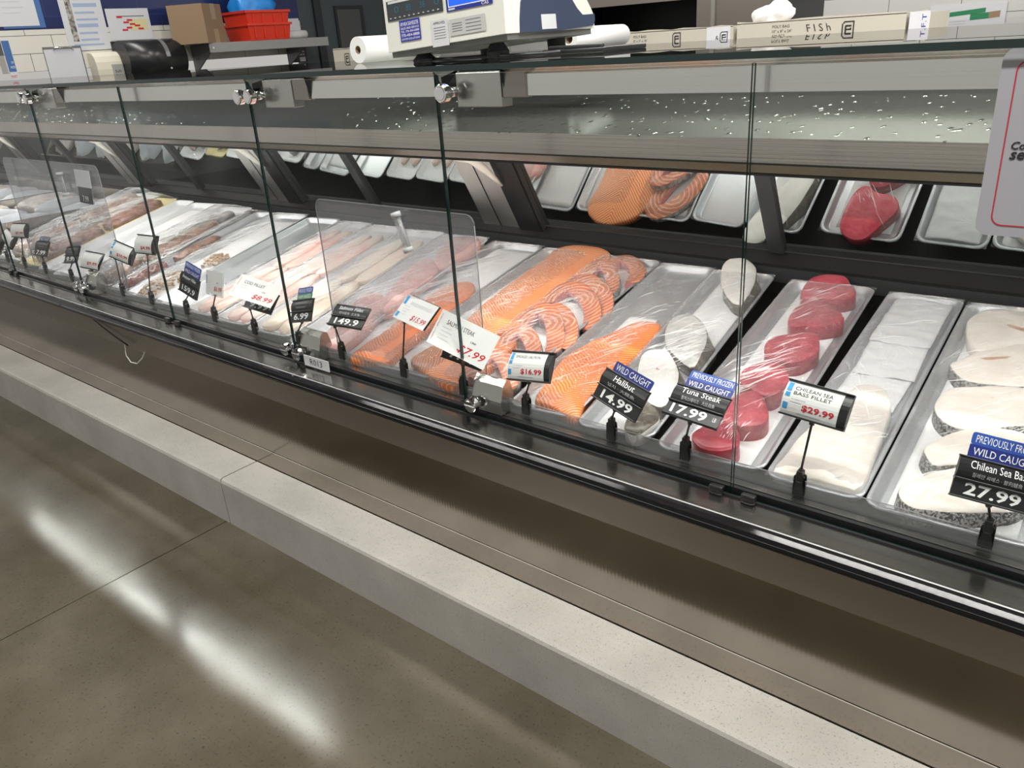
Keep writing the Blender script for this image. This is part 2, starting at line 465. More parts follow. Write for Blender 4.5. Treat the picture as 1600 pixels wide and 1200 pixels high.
class MB:
    def __init__(s):
        s.v, s.f, s.m, s.sm, s.mats = [], [], [], [], []

    def mi(s, mat):
        if isinstance(mat, str):
            mat = M[mat]
        if mat not in s.mats:
            s.mats.append(mat)
        return s.mats.index(mat)

    def add(s, vs, fs, mat, smooth=False):
        o = len(s.v)
        s.v += [Vector(p) for p in vs]
        k = s.mi(mat)
        for f in fs:
            s.f.append([o + i for i in f])
            s.m.append(k)
            s.sm.append(smooth)
        return s

    def box(s, lo, hi, mat, xf=None, mats=None):
        x0, y0, z0 = lo
        x1, y1, z1 = hi
        vs = [Vector(p) for p in ((x0, y0, z0), (x1, y0, z0), (x1, y1, z0), (x0, y1, z0), (x0, y0, z1), (x1, y0, z1), (x1, y1, z1), (x0, y1, z1))]
        if xf is not None:
            vs = [xf @ p for p in vs]
        fs = [(3, 2, 1, 0), (4, 5, 6, 7), (0, 1, 5, 4), (1, 2, 6, 5), (2, 3, 7, 6), (3, 0, 4, 7)]
        if mats:
            for f, mm in zip(fs, mats):
                s.add(vs, [f], mm)
        else:
            s.add(vs, fs, mat)
        return s

    def bbox(s, lo, hi, mat, bev=0.002, seg=2, xf=None):
        bm = bmesh.new()
        bmesh.ops.create_cube(bm, size=1.0)
        for v in bm.verts:
            v.co = Vector([(lo[i] + hi[i]) / 2 + v.co[i] * (hi[i] - lo[i]) for i in range(3)])
        bmesh.ops.bevel(bm, geom=list(bm.edges), offset=bev, segments=seg, affect='EDGES', profile=0.5)
        return s.bm(bm, mat, xf)

    def bm(s, bm, mat, xf=None, smooth=False):
        bm.verts.ensure_lookup_table()
        for i, v in enumerate(bm.verts):
            v.index = i
        s.add([(xf @ v.co) if xf is not None else v.co.copy() for v in bm.verts], [[v.index for v in f.verts] for f in bm.faces], mat, smooth)
        bm.free()
        return s

    def prism(s, prof, x0, x1, mat, xf=None, smooth=False):
        """closed (y, z) profile run along x"""
        n = len(prof)
        vs = [Vector((x0, y, z)) for y, z in prof] + [Vector((x1, y, z)) for y, z in prof]
        if xf is not None:
            vs = [xf @ p for p in vs]
        s.add(vs, [(i, i + n, (i + 1) % n + n, (i + 1) % n) for i in range(n)], mat, smooth)
        bm = bmesh.new()
        vv = [bm.verts.new(p) for p in vs[:n]]
        f = bm.faces.new(vv)
        r = bmesh.ops.triangulate(bm, faces=[f], ngon_method='EAR_CLIP')
        bm.verts.index_update()
        tr = [[v.index for v in q.verts] for q in bm.faces]
        bm.free()
        s.add(vs, tr + [[i + n for i in reversed(t)] for t in tr], mat)
        return s

    def tube(s, path, r, mat, n=10, cap=True, smooth=True):
        path = [Vector(p) for p in path]
        rr = r if isinstance(r, (list, tuple)) else [r] * len(path)
        rings = []
        for i, p in enumerate(path):
            d = (path[min(i + 1, len(path) - 1)] - path[max(i - 1, 0)]).normalized()
            a = d.orthogonal().normalized() if i == 0 else (rings_a - d * rings_a.dot(d)).normalized()
            rings_a = a
            b = d.cross(a)
            rings.append([p + (a * math.cos(t) + b * math.sin(t)) * rr[i] for t in [2 * math.pi * k / n for k in range(n)]])
        vs = [q for g in rings for q in g]
        fs = []
        for i in range(len(path) - 1):
            for k in range(n):
                fs.append((i * n + k, i * n + (k + 1) % n, (i + 1) * n + (k + 1) % n, (i + 1) * n + k))
        s.add(vs, fs, mat, smooth)
        if cap:
            s.add(rings[0], [tuple(reversed(range(n)))], mat)
            s.add(rings[-1], [tuple(range(n))], mat)
        return s

    def poly(s, pts, mat, xf=None, depth=None, smooth=False):
        """flat polygon in local XY, optional depth along -Z"""
        n = len(pts)
        bm = bmesh.new()
        vv = [bm.verts.new((p[0], p[1], 0)) for p in pts]
        f = bm.faces.new(vv)
        if f.normal.z < 0:
            f.normal_flip()
        bmesh.ops.triangulate(bm, faces=[f], ngon_method='EAR_CLIP')
        bm.verts.index_update()
        tr = [[v.index for v in q.verts] for q in bm.faces]
        bm.free()
        X = xf if xf is not None else Matrix.Identity(4)
        s.add([X @ Vector((p[0], p[1], 0)) for p in pts], tr, mat, smooth)
        if depth:
            a = [X @ Vector((p[0], p[1], 0)) for p in pts]
            b = [X @ Vector((p[0], p[1], -depth)) for p in pts]
            s.add(a + b, [(i, (i + 1) % n, (i + 1) % n + n, i + n) for i in range(n)], mat)
            s.add(b, [list(reversed(t)) for t in tr], mat)
        return s

    def text(s, body, mapf, mat, w=None, h=None, x=0.0, y=0.0, align='C', shear=0.0, bold=0.0):
        """lettering: fitted into width w / height h; (x, y) is the anchor of the text's box (C, L or R; vertical middle)"""
        vs, fs = text_geo(body, shear, bold)
        if not vs:
            return s
        x0, x1 = min(p[0] for p in vs), max(p[0] for p in vs)
        y0, y1 = min(p[1] for p in vs), max(p[1] for p in vs)
        sc_y = (h / (y1 - y0)) if h else w / (x1 - x0)
        sc_x = sc_y
        if w and h:
            sc_x = w / (x1 - x0)
        ax = {'C': (x0 + x1) / 2, 'L': x0, 'R': x1}[align]
        s.add([mapf(x + (p[0] - ax) * sc_x, y + (p[1] - (y0 + y1) / 2) * sc_y) for p in vs], fs, mat)
        return s

    def build(s, name, parent=None, loc=None, rot=None, bevel=0.0):
        me = bpy.data.meshes.new(name)
        me.from_pydata(s.v, [], s.f)
        for m in s.mats:
            me.materials.append(m)
        me.polygons.foreach_set('material_index', s.m)
        me.polygons.foreach_set('use_smooth', s.sm)
        me.update()
        bm = bmesh.new()
        bm.from_mesh(me)
        bmesh.ops.remove_doubles(bm, verts=bm.verts, dist=1e-6)
        bm.to_mesh(me)
        bm.free()
        o = bpy.data.objects.new(name, me)
        C.objects.link(o)
        if parent:
            o.parent = parent
        if loc is not None:
            o.location = loc
        if rot is not None:
            o.rotation_euler = rot
        if bevel:
            b = o.modifiers.new('bevel', 'BEVEL')
            b.width = bevel
            b.segments = 2
            b.limit_method = 'ANGLE'
        return o


_tc = {}


def text_geo(body, shear=0.0, bold=0.0):
    k = (body, shear, bold)
    if k not in _tc:
        c = bpy.data.curves.new('lettering', 'FONT')
        c.body = body
        c.size = 1.0
        c.shear = shear
        c.offset = bold
        c.resolution_u = 2
        o = bpy.data.objects.new('lettering', c)
        me = bpy.data.meshes.new_from_object(o)
        _tc[k] = ([(v.co.x, v.co.y) for v in me.vertices], [tuple(p.vertices) for p in me.polygons])
        bpy.data.objects.remove(o)
        bpy.data.curves.remove(c)
        bpy.data.meshes.remove(me)
    return _tc[k]


def tag(o, label=None, cat=None, group=None, kind=None):
    if label:
        o['label'] = label
    if cat:
        o['category'] = cat
    if group:
        o['group'] = group
    if kind:
        o['kind'] = kind
    return o


def thing(name, label, cat, loc=(0, 0, 0), rot=(0, 0, 0), group=None):
    o = bpy.data.objects.new(name, None)
    o.empty_display_size = 0.05
    C.objects.link(o)
    o.location = loc
    o.rotation_euler = rot
    return tag(o, label, cat, group)


def smooth_outline(pts, n=44):
    """closed Catmull-Rom through pts, resampled to n points"""
    P = [Vector(p).to_2d() if len(p) > 2 else Vector(p) for p in pts]
    m = len(P)
    dense = []
    for i in range(m):
        a, b, c, d = P[i - 1], P[i], P[(i + 1) % m], P[(i + 2) % m]
        for k in range(8):
            t = k / 8
            dense.append(0.5 * ((2 * b) + (c - a) * t + (2 * a - 5 * b + 4 * c - d) * t * t + (3 * b - a - 3 * c + d) * t ** 3))
    ln = [0.0]
    for i in range(len(dense)):
        ln.append(ln[-1] + (dense[(i + 1) % len(dense)] - dense[i]).length)
    out, j = [], 0
    for k in range(n):
        t = ln[-1] * k / n
        while ln[j + 1] < t:
            j += 1
        f = (t - ln[j]) / max(1e-9, ln[j + 1] - ln[j])
        out.append(dense[j].lerp(dense[(j + 1) % len(dense)], f))
    ar = sum(out[i].x * out[(i + 1) % n].y - out[(i + 1) % n].x * out[i].y for i in range(n))
    return out if ar > 0 else out[::-1]


def pillow(mb, pts, th, dome, top, side=None, base=0.0, wob=0.002, seed=0, edge=0.35, flare=0.0, skin_dir=None, slant=0.0):
    """soft slab: outline pts (2-D), thickness th, domed by dome; side faces may carry a skin material"""
    side = side or top
    n = len(pts)
    c = sum(pts, Vector((0, 0))) / n
    xx = sum((p.x - c.x) ** 2 for p in pts)
    yy = sum((p.y - c.y) ** 2 for p in pts)
    xy = sum((p.x - c.x) * (p.y - c.y) for p in pts)
    a = 0.5 * math.atan2(2 * xy, xx - yy)
    ax = Vector((math.cos(a), math.sin(a)))
    hl = max(abs((p - c).dot(ax)) for p in pts)
    hw = max(abs((p - c).cross(ax)) for p in pts)
    core = max(0.0, hl - hw) * 0.9

    def mid(p):
        return c + ax * max(-core, min(core, (p - c).dot(ax)))
    levels = [(1.0 + flare, 0.0, 'S'), (1.0 + flare * 0.5, th * (1 - edge), 'S'), (0.985, th * (1 - edge * 0.45), 'S'), (0.955, th * 0.95, 'T'), (0.9, th, 'T'),
              (0.75, th + dome * 0.45, 'T'), (0.5, th + dome * 0.8, 'T'), (0.25, th + dome * 0.96, 'T')]
    vs = []
    for lv, h, _ in levels:
        for p in pts:
            q = mid(p)
            w = q + (p - q) * lv
            if skin_dir is not None and slant and h < th * 0.99:
                k = max(0.0, (p - c).normalized().dot(Vector(skin_dir).normalized()))
                w = w + Vector(skin_dir).normalized() * (slant * k * (1 - h / th))
            dz = noise.noise(Vector((w.x * 28 + seed * 3.1, w.y * 28, seed))) * wob if h > 0 else 0
            vs.append(Vector((w.x, w.y, base + h + dz)))
    for li in range(len(levels) - 1):
        fs = [(li * n + i, li * n + (i + 1) % n, (li + 1) * n + (i + 1) % n, (li + 1) * n + i) for i in range(n)]
        mat = side if levels[li + 1][2] == 'S' else top
        if side is not top and skin_dir is not None and mat is side:
            for i, f in enumerate(fs):
                d = (pts[i] - c).normalized()
                mb.add(vs, [f], side if d.dot(Vector(skin_dir)) > -0.15 else top, True)
            continue
        mb.add(vs, fs, mat, True)
    k = (len(levels) - 1) * n
    mb.add(vs[k:], [tuple(range(n))], top, True)
    mb.add(vs[:n], [tuple(reversed(range(n)))], side)
    return mb


def rrect(x0, x1, y0, y1, r, n=5):
    out = []
    for cx, cy, a0 in ((x1 - r, y1 - r, 0), (x0 + r, y1 - r, 90), (x0 + r, y0 + r, 180), (x1 - r, y0 + r, 270)):
        for k in range(n + 1):
            t = math.radians(a0 + 90 * k / n)
            out.append(Vector((cx + r * math.cos(t), cy + r * math.sin(t))))
    return out

# ------------------------------------------------------------------ the setting
XL, XR = -6.75, 0.62


def struct(name, mb, **k):
    return tag(mb.build(name, **k), kind='structure')


fl = MB()
fl.box((-9.5, -6.0, -0.1), (-2.062, 6.0, 0.0), 'floor')
fl.box((-2.058, -6.0, -0.1), (5.0, 6.0, 0.0), 'floor')
fl.box((-2.064, -6.0, -0.1), (-2.056, 6.0, -0.003), 'groove')
struct('floor', fl)
struct('ceiling', MB().box((-9.5, -6.0, 3.6), (5.0, 6.0, 3.7), 'ceiling'))
wl = MB().box((-0.1, 0.0, 0.0), (0.0, 2.264, 2.4), 'tile_left')
wl.add([], [], 'tile_left')
struct('wall_left', wl, loc=(-5.8, 2.14, 1.301))
struct('wall_back', MB().box((0, 0, 0), (8.0, 0.1, 3.6), 'tile_back'), loc=(-5.9, 5.9, 0))
wb = MB().box((-5.9, 4.404, 0), (-5.8, 5.9, 3.6), 'door_grey')
struct('wall_side', wb)
# dark door with a smoked pane, set into the slate wall
d = MB()
d.box((-5.8, 4.55, 0.0), (-5.775, 4.62, 2.4), 'door_dark')
d.box((-5.8, 5.62, 0.0), (-5.775, 5.69, 2.4), 'door_dark')
d.box((-5.8, 4.62, 0.0), (-5.785, 5.62, 2.4), 'door_grey')
d.box((-5.785, 4.755, 0.6), (-5.77, 5.065, 1.645), 'door_dark')
d.box((-5.77, 4.775, 0.62), (-5.766, 5.02, 1.615), 'door_glass')
struct('door_1', d)

for x0, x1, lab in ((XL, -2.043, 'long concrete curb left of the thin joint'), (-2.037, XR + 0.6, 'long concrete curb right of the thin joint, in the foreground')):
    prof = [(1.003, 0.0), (1.003, 0.143), (1.006, 0.151), (1.013, 0.155), (1.131, 0.155), (1.131, 0.0)]
    o = MB().prism(prof, x0, x1, 'curb').build('concrete_curb')
    tag(o, lab + ', along the foot of the seafood case', 'curb')

# ------------------------------------------------------------------ ceiling fixtures (bodies of the strip lamps)
for fx, fy, fl_, fp in FIXTURES:
    t = thing('strip_light', 'long ceiling strip light hanging above the shop', 'light', (fx, fy, LAMP_Z), group='ceiling strip lights')
    MB().box((-fl_ / 2 - 0.02, -0.075, 0.0), (fl_ / 2 + 0.02, 0.075, 0.06), 'grey_plastic').build('housing', t)
    for hx in (-fl_ / 2 + 0.1, fl_ / 2 - 0.1):
        MB().tube([(hx, 0, 0.06), (hx, 0, 0.4)], 0.006, 'black').build('hanger', t)

# ------------------------------------------------------------------ refrigerated display cases
GY = 1.165          # plane of the front panes
ZT = 1.2625         # upper face of the glass top
MIR = (2.07, 0.732, 1.827, 1.17)   # mirrored rear doors: bottom y, z - top y, z
MA = math.atan2(MIR[3] - MIR[1], MIR[2] - MIR[0])


def mirror_xf(x):
    """frame with local X = world x, local Y up the sloping mirror, local Z out of it towards the customer"""
    up = Vector((0, MIR[2] - MIR[0], MIR[3] - MIR[1])).normalized()
    nx = Vector((1, 0, 0))
    nz = nx.cross(up)
    return Matrix(((1, up.x, nz.x, x), (0, up.y, nz.y, MIR[0]), (0, up.z, nz.z, MIR[1]), (0, 0, 0, 1)))


MLEN = math.hypot(MIR[2] - MIR[0], MIR[3] - MIR[1])
EDGE = ['topglass', 'topglass', 'glassedge', 'glassedge', 'glassedge', 'glassedge']


def case_section(label, x0, x1, panes, rails, mids, posts, top_ends, lamp_w):
    t = thing('display_case', label, 'display case', ((x0 + x1) / 2, 1.6, 0.0))
    t_inv = Matrix.Translation(-t.location)

    def put(mb, name, **k):
        mb.v = [t_inv @ p for p in mb.v]
        return mb.build(name, t, **k)
    g = 0.0004
    a, b = x0 + g, x1 - g
    # lower body
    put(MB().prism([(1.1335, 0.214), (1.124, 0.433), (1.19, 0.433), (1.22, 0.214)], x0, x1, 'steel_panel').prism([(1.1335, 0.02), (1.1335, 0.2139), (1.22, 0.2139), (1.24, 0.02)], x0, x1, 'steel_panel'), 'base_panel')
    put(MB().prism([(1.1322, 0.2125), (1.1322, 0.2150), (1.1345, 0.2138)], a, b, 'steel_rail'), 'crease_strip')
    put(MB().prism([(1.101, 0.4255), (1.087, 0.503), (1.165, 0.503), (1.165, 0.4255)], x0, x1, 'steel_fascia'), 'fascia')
    put(MB().prism([(1.165, 0.40), (1.165, 0.525), (2.06, 0.60), (2.12, 0.70), (2.12, 0.155), (1.25, 0.155)], a, b, 'blackpan'), 'tub')
    # bumper, deck, glass channel, inner strip
    bp = [(1.10, 0.5035), (1.085, 0.503), (1.0745, 0.508), (1.069, 0.5145), (1.0675, 0.520), (1.0705, 0.5235), (1.0685, 0.527), (1.0725, 0.532), (1.082, 0.5355), (1.0925, 0.5355), (1.096, 0.533), (1.10, 0.531)]
    put(MB().prism(bp, a, b, 'bumper'), 'bumper')
    put(MB().prism([(1.0912, 0.5352), (1.0928, 0.5366), (1.0946, 0.5358), (1.0946, 0.5340)], a, b, 'bumper_glint').prism([(1.0708, 0.5222), (1.0692, 0.5235), (1.0708, 0.5246)], a, b, 'bumper_glint'), 'highlight_lines')  # thin pale strips imitate highlight lines running along the bumper
    dk = MB()
    dk.box((a, 1.097, 0.505), (b, 1.128, 0.533), 'steel_dark')
    dk.box((a, 1.1285, 0.505), (b, 1.158, 0.533), 'steel_dark')
    dk.box((a, 1.127, 0.505), (b, 1.13, 0.5318), 'black')
    x = a + 0.02
    while x < b - 0.03:
        dk.box((x, 1.1035, 0.532), (x + 0.024, 1.1052, 0.5333), 'black_matte')
        x += 0.032
    put(dk, 'deck_trim')
    ch = MB()
    ch.prism([(1.156, 0.528), (1.156, 0.5365), (1.1605, 0.5365), (1.1605, 0.532), (1.1695, 0.532), (1.1695, 0.5455), (1.1785, 0.5455), (1.1785, 0.528)], a, b, 'black')
    put(ch, 'glass_channel')
    put(MB().box((a, 1.179, 0.525), (b, 1.196, 0.5475), 'steel'), 'inner_strip')
    lp = MB().box((a, 1.1985, 0.5385), (b, 1.2015, 0.579), None, mats=['lipedge', 'lipedge', 'lip', 'lip', 'lip', 'lip'])
    put(lp, 'clear_lip')
    # rear ledge under the mirrors
    put(MB().prism([(2.045, 0.62), (2.045, 0.70), (2.072, 0.728), (2.10, 0.728), (2.10, 0.62)], a, b, 'blackpan'), 'rear_ledge')
    put(MB().box((a, 2.036, 0.655), (b, 2.0435, 0.693), 'frame_grey'), 'ledge_strip')
    # mirrored doors
    edges = [a] + sorted(mids) + [b]
    for e0, e1 in zip(edges[:-1], edges[1:]):
        X = mirror_xf(0)
        put(MB().box((e0 + 0.001, 0.0, -0.006), (e1 - 0.001, MLEN, 0.0), None, mats=['black', 'mirror', 'black', 'black', 'black', 'black'], xf=X), 'mirror_door')
    for m in mids:
        put(MB().box((m - 0.021, 0.0, 0.0005), (m + 0.021, MLEN, 0.012), 'frame_grey', xf=mirror_xf(0)), 'door_stile')
    for p in posts:
        put(MB().box((p - 0.085, -0.04, 0.0005), (p + 0.075, MLEN, 0.014), 'steel_post', xf=mirror_xf(0))
            .box((p - 0.012, -0.04, 0.0145), (p - 0.007, MLEN, 0.0150), 'black', xf=mirror_xf(0)), 'steel_post')
        put(MB().box((p + 0.078, -0.08, 0.0005), (p + 0.168, MLEN, 0.022), 'black', xf=mirror_xf(0))
            .box((p + 0.168, -0.02, 0.0005), (p + 0.176, MLEN, 0.016), 'frame_grey', xf=mirror_xf(0)), 'door_frame')
        X = mirror_xf(0)
        pth = [X @ Vector((p - 0.03, 0.29, 0.035)), X @ Vector((p + 0.03, 0.285, 0.04)), X @ Vector((p + 0.07, 0.255, 0.045)), X @ Vector((p + 0.09, 0.215, 0.04)), X @ Vector((p + 0.095, 0.18, 0.03))]
        put(MB().tube(pth, [0.017, 0.016, 0.013, 0.008, 0.004], 'glint_wire'), 'lamp_reflection')  # white arc modelled as the lamp's reflection in the steel
    # canopy with its lamp
    cp = MB()
    cp.add([(a, 1.34, 1.118), (b, 1.34, 1.118), (b, 1.34, 1.078), (a, 1.34, 1.078)], [(0, 3, 2, 1)], 'canopy')
    cp.prism([(1.34, 1.0775), (1.346, 1.060), (1.60, 1.10), (1.825, 1.15), (1.825, 1.168), (1.345, 1.116)], a, b, 'canopy')
    cp.prism([(1.338, 1.0765), (1.338, 1.0795), (1.342, 1.0795), (1.342, 1.0765)], a, b, 'black')
    cp.prism([(1.344, 1.0570), (1.344, 1.0605), (1.352, 1.0605), (1.352, 1.0570)], a, b, 'black')
    put(cp, 'canopy')
    put(MB().prism([(1.341, 1.1182), (1.341, 1.1200), (1.827, 1.1715), (1.827, 1.169)], a, b, 'canopy_top'), 'canopy_top')
    put(MB().tube([(a + 0.05, 1.45, 1.058), (b - 0.05, 1.45, 1.058)], 0.011, 'lamp'), 'lamp_tube')
    area_light('case_lamp', (0, 1.45 - 1.6, 1.044), (b - a) - 0.1, 0.05, lamp_w * (b - a), (1.0, 0.975, 0.94), t, (math.radians(14), 0, 0))
    # rear top frame, rail, glass top
    put(MB().box((a, 1.84, 1.172), (b, 2.12, 1.2515), 'blackpan'), 'rear_frame')
    for r0, r1 in rails:
        put(MB().prism([(1.19, 1.205), (1.19, 1.2415), (1.176, 1.2515), (1.25, 1.2515), (1.25, 1.245), (1.197, 1.240), (1.197, 1.211), (1.215, 1.211), (1.215, 1.205)], r0, r1, 'steel_rail'), 'top_rail')
    put(MB().box((top_ends[0], GY - 0.012, ZT - 0.010), (top_ends[1], 2.12, ZT), None, mats=['topglass', 'topglass', 'glassedge', 'glassedge', 'glassedge', 'glassedge']), 'glass_top')
    for p0, p1 in panes:
        put(MB().box((p0 + 0.0022, GY - 0.003, 0.533), (p1 - 0.0022, GY + 0.003, 1.2465), None, mats=['glassedge', 'lipedge', 'glass', 'glassedge', 'glass', 'glassedge']), 'glass_pane')
    return t, put


def knob(put, x, z, r=0.017, y=GY):
    mb = MB()
    mb.tube([(x, y - 0.004, z), (x, y - 0.008, z), (x, y - 0.020, z), (x, y - 0.0225, z)], [r * 0.9, r, r, r * 0.88], 'chrome', 24, smooth=False)
    mb.tube([(x, y - 0.0226, z), (x, y - 0.0232, z)], [r * 0.72, r * 0.68], 'chrome', 20, smooth=False)
    mb.tube([(x, y + 0.003, z), (x, y + 0.022, z)], r * 0.55, 'chrome', 14)
    put(mb, 'clamp_knob')


def brackets(put, x, top=True, bottom=True, wide=0.11):
    """steel hinge boxes beside a joint between panes"""
    if top:
        mb = MB().box((x + 0.035, 1.183, 1.186), (x + 0.035 + wide, 1.215, 1.2475), 'steel')
        mb.box((x + 0.036 + wide, 1.186, 1.202), (x + 0.20, 1.205, 1.2475), 'steel_fascia')
        put(mb, 'hinge_box', bevel=0.0012)
    if bottom:
        pr = [(1.171, 0.548), (1.171, 0.578), (1.181, 0.612), (1.193, 0.625), (1.205, 0.619), (1.214, 0.588), (1.214, 0.552)]
        put(MB().prism(pr, x + 0.014, x + 0.098, 'steel'), 'hinge_block')


J = [0.125, -0.51, -1.145, -1.772, -2.415, -3.05, -3.69, -4.33, -4.97, -5.61, -6.25]
# right-hand long section
t, put = case_section('nearest stainless seafood case on the right, holding tuna, halibut and salmon', -1.772, XR,
                      [(-0.51, 0.125), (-1.145, -0.51), (-1.772, -1.145), (0.125, XR)], [(-0.995, XR), (-1.567, -1.162)], [-0.812, 0.35], [-1.77], (-1.772, XR), 3.7)
knob(put, -1.116, 1.214)
knob(put, -1.116, 0.566)
brackets(put, -1.145)
brackets(put, -1.772)
knob(put, -1.748, 1.214)
knob(put, -1.746, 0.562)
for cx in (-0.547, -0.487):
    put(MB().bbox((cx, 1.148, 0.5335), (cx + 0.026, 1.160, 0.550), 'black', 0.003).bbox((cx + 0.004, 1.1475, 0.5335), (cx + 0.022, 1.178, 0.5435), 'black', 0.002), 'pane_clamp')
lab = MB().box((-1.715, 1.1475, 0.5385), (-1.612, 1.1495, 0.568), 'lgrey')
lab.text('R013', lambda x, y: Vector((x, 1.1471, y)), 'ink', w=0.05, h=0.017, x=-1.664, y=0.5535)
put(lab, 'code_strip')
# middle section
t, put = case_section('middle stainless seafood case with pale fillets and empty trays', -3.05, -1.772,
                      [(-2.415, -1.772), (-3.05, -2.415)], [(-2.85, -1.80)], [-2.42], [-3.05], (-3.05, -1.772), 3.9)
knob(put, -1.792, 1.213)
knob(put, -1.796, 0.567)
brackets(put, -3.05)
knob(put, -3.030, 1.219)
knob(put, -3.026, 0.566)
for cx in (-2.452, -2.392):
    put(MB().bbox((cx, 1.148, 0.5335), (cx + 0.026, 1.160, 0.550), 'black', 0.003), 'pane_clamp')
# far section
t, put = case_section('far left stainless seafood case with brown fish and bagged ice', XL, -3.05,
                      [(J[i + 1], J[i]) for i in range(5, 10)] + [(XL, J[10])], [(-4.2, -3.1), (-5.5, -4.3), (XL, -5.6)], [-3.69, -4.93, -6.2], [-4.33, -5.61], (XL, -3.05), 4.0)
knob(put, -3.080, 1.222)
knob(put, -3.074, 0.567)
brackets(put, -4.33)
for cx in (-3.727, -3.667):
    put(MB().bbox((cx, 1.148, 0.5335), (cx + 0.026, 1.160, 0.550), 'black', 0.003), 'pane_clamp')

# ------------------------------------------------------------------ clear guards standing behind the lip
for (x0, x1, z1, lab, rods) in ((-1.662, -1.132, 0.968, 'clear acrylic guard with a capped rod, standing over pink fillets', [(-1.357, 0.96, -1.326, 0.872)]),
                                (-3.63, -2.82, 1.0, 'clear acrylic guard standing before the bagged ice and brown fish', [(-3.097, 0.968, -3.091, 0.886)])):
    t = thing('acrylic_guard', lab, 'guard', ((x0 + x1) / 2, 1.2225, 0.552))
    cx = (x0 + x1) / 2
    pts = rrect(x0 - cx, x1 - cx, 0.0, z1 - 0.552, 0.022)
    X = Matrix(((1, 0, 0, 0), (0, 0, -1, 0), (0, 1, 0, 0), (0, 0, 0, 1)))
    mb = MB().poly(pts, 'acrylic', X, 0.004)
    mb.build('panel', t)
    rim = [X @ Vector((p.x, p.y, 0.0)) for p in pts]
    MB().tube([p + Vector((0, 0.002, 0)) for p in rim] + [rim[0] + Vector((0, 0.002, 0))], 0.0014, 'lipedge', 6).build('panel_edge', t)
    for a0, z0, a1, z1_ in rods:
        P, Q = Vector((a0 - cx, -0.012, z0 - 0.552)), Vector((a1 - cx, -0.012, z1_ - 0.552))
        r = MB().tube([P, Q], 0.0085, 'lip', 14)
        r.tube([P, P.lerp(Q, 0.12)], 0.0115, 'lgrey', 14)
        r.tube([P.lerp(Q, 0.88), Q], 0.0115, 'lgrey', 14)
        r.tube([P + Vector((0, 0.004, 0)), Q + Vector((0, 0.004, 0))], 0.003, 'lgrey', 8)
        r.build('rod', t)

# ------------------------------------------------------------------ trays
TP = {'r': 0.144, 'm': 0.185, 'l': 0.21}


def tray_frame(g):
    """plane of the tray rims: origin on the lip side at x = 0, local X along the case, local Y up the slope, local Z out"""
    return Matrix.Translation((0, 1.215, 0.57)) @ Matrix.Rotation(math.atan(TP[g]), 4, 'X')


TRAYS = {}


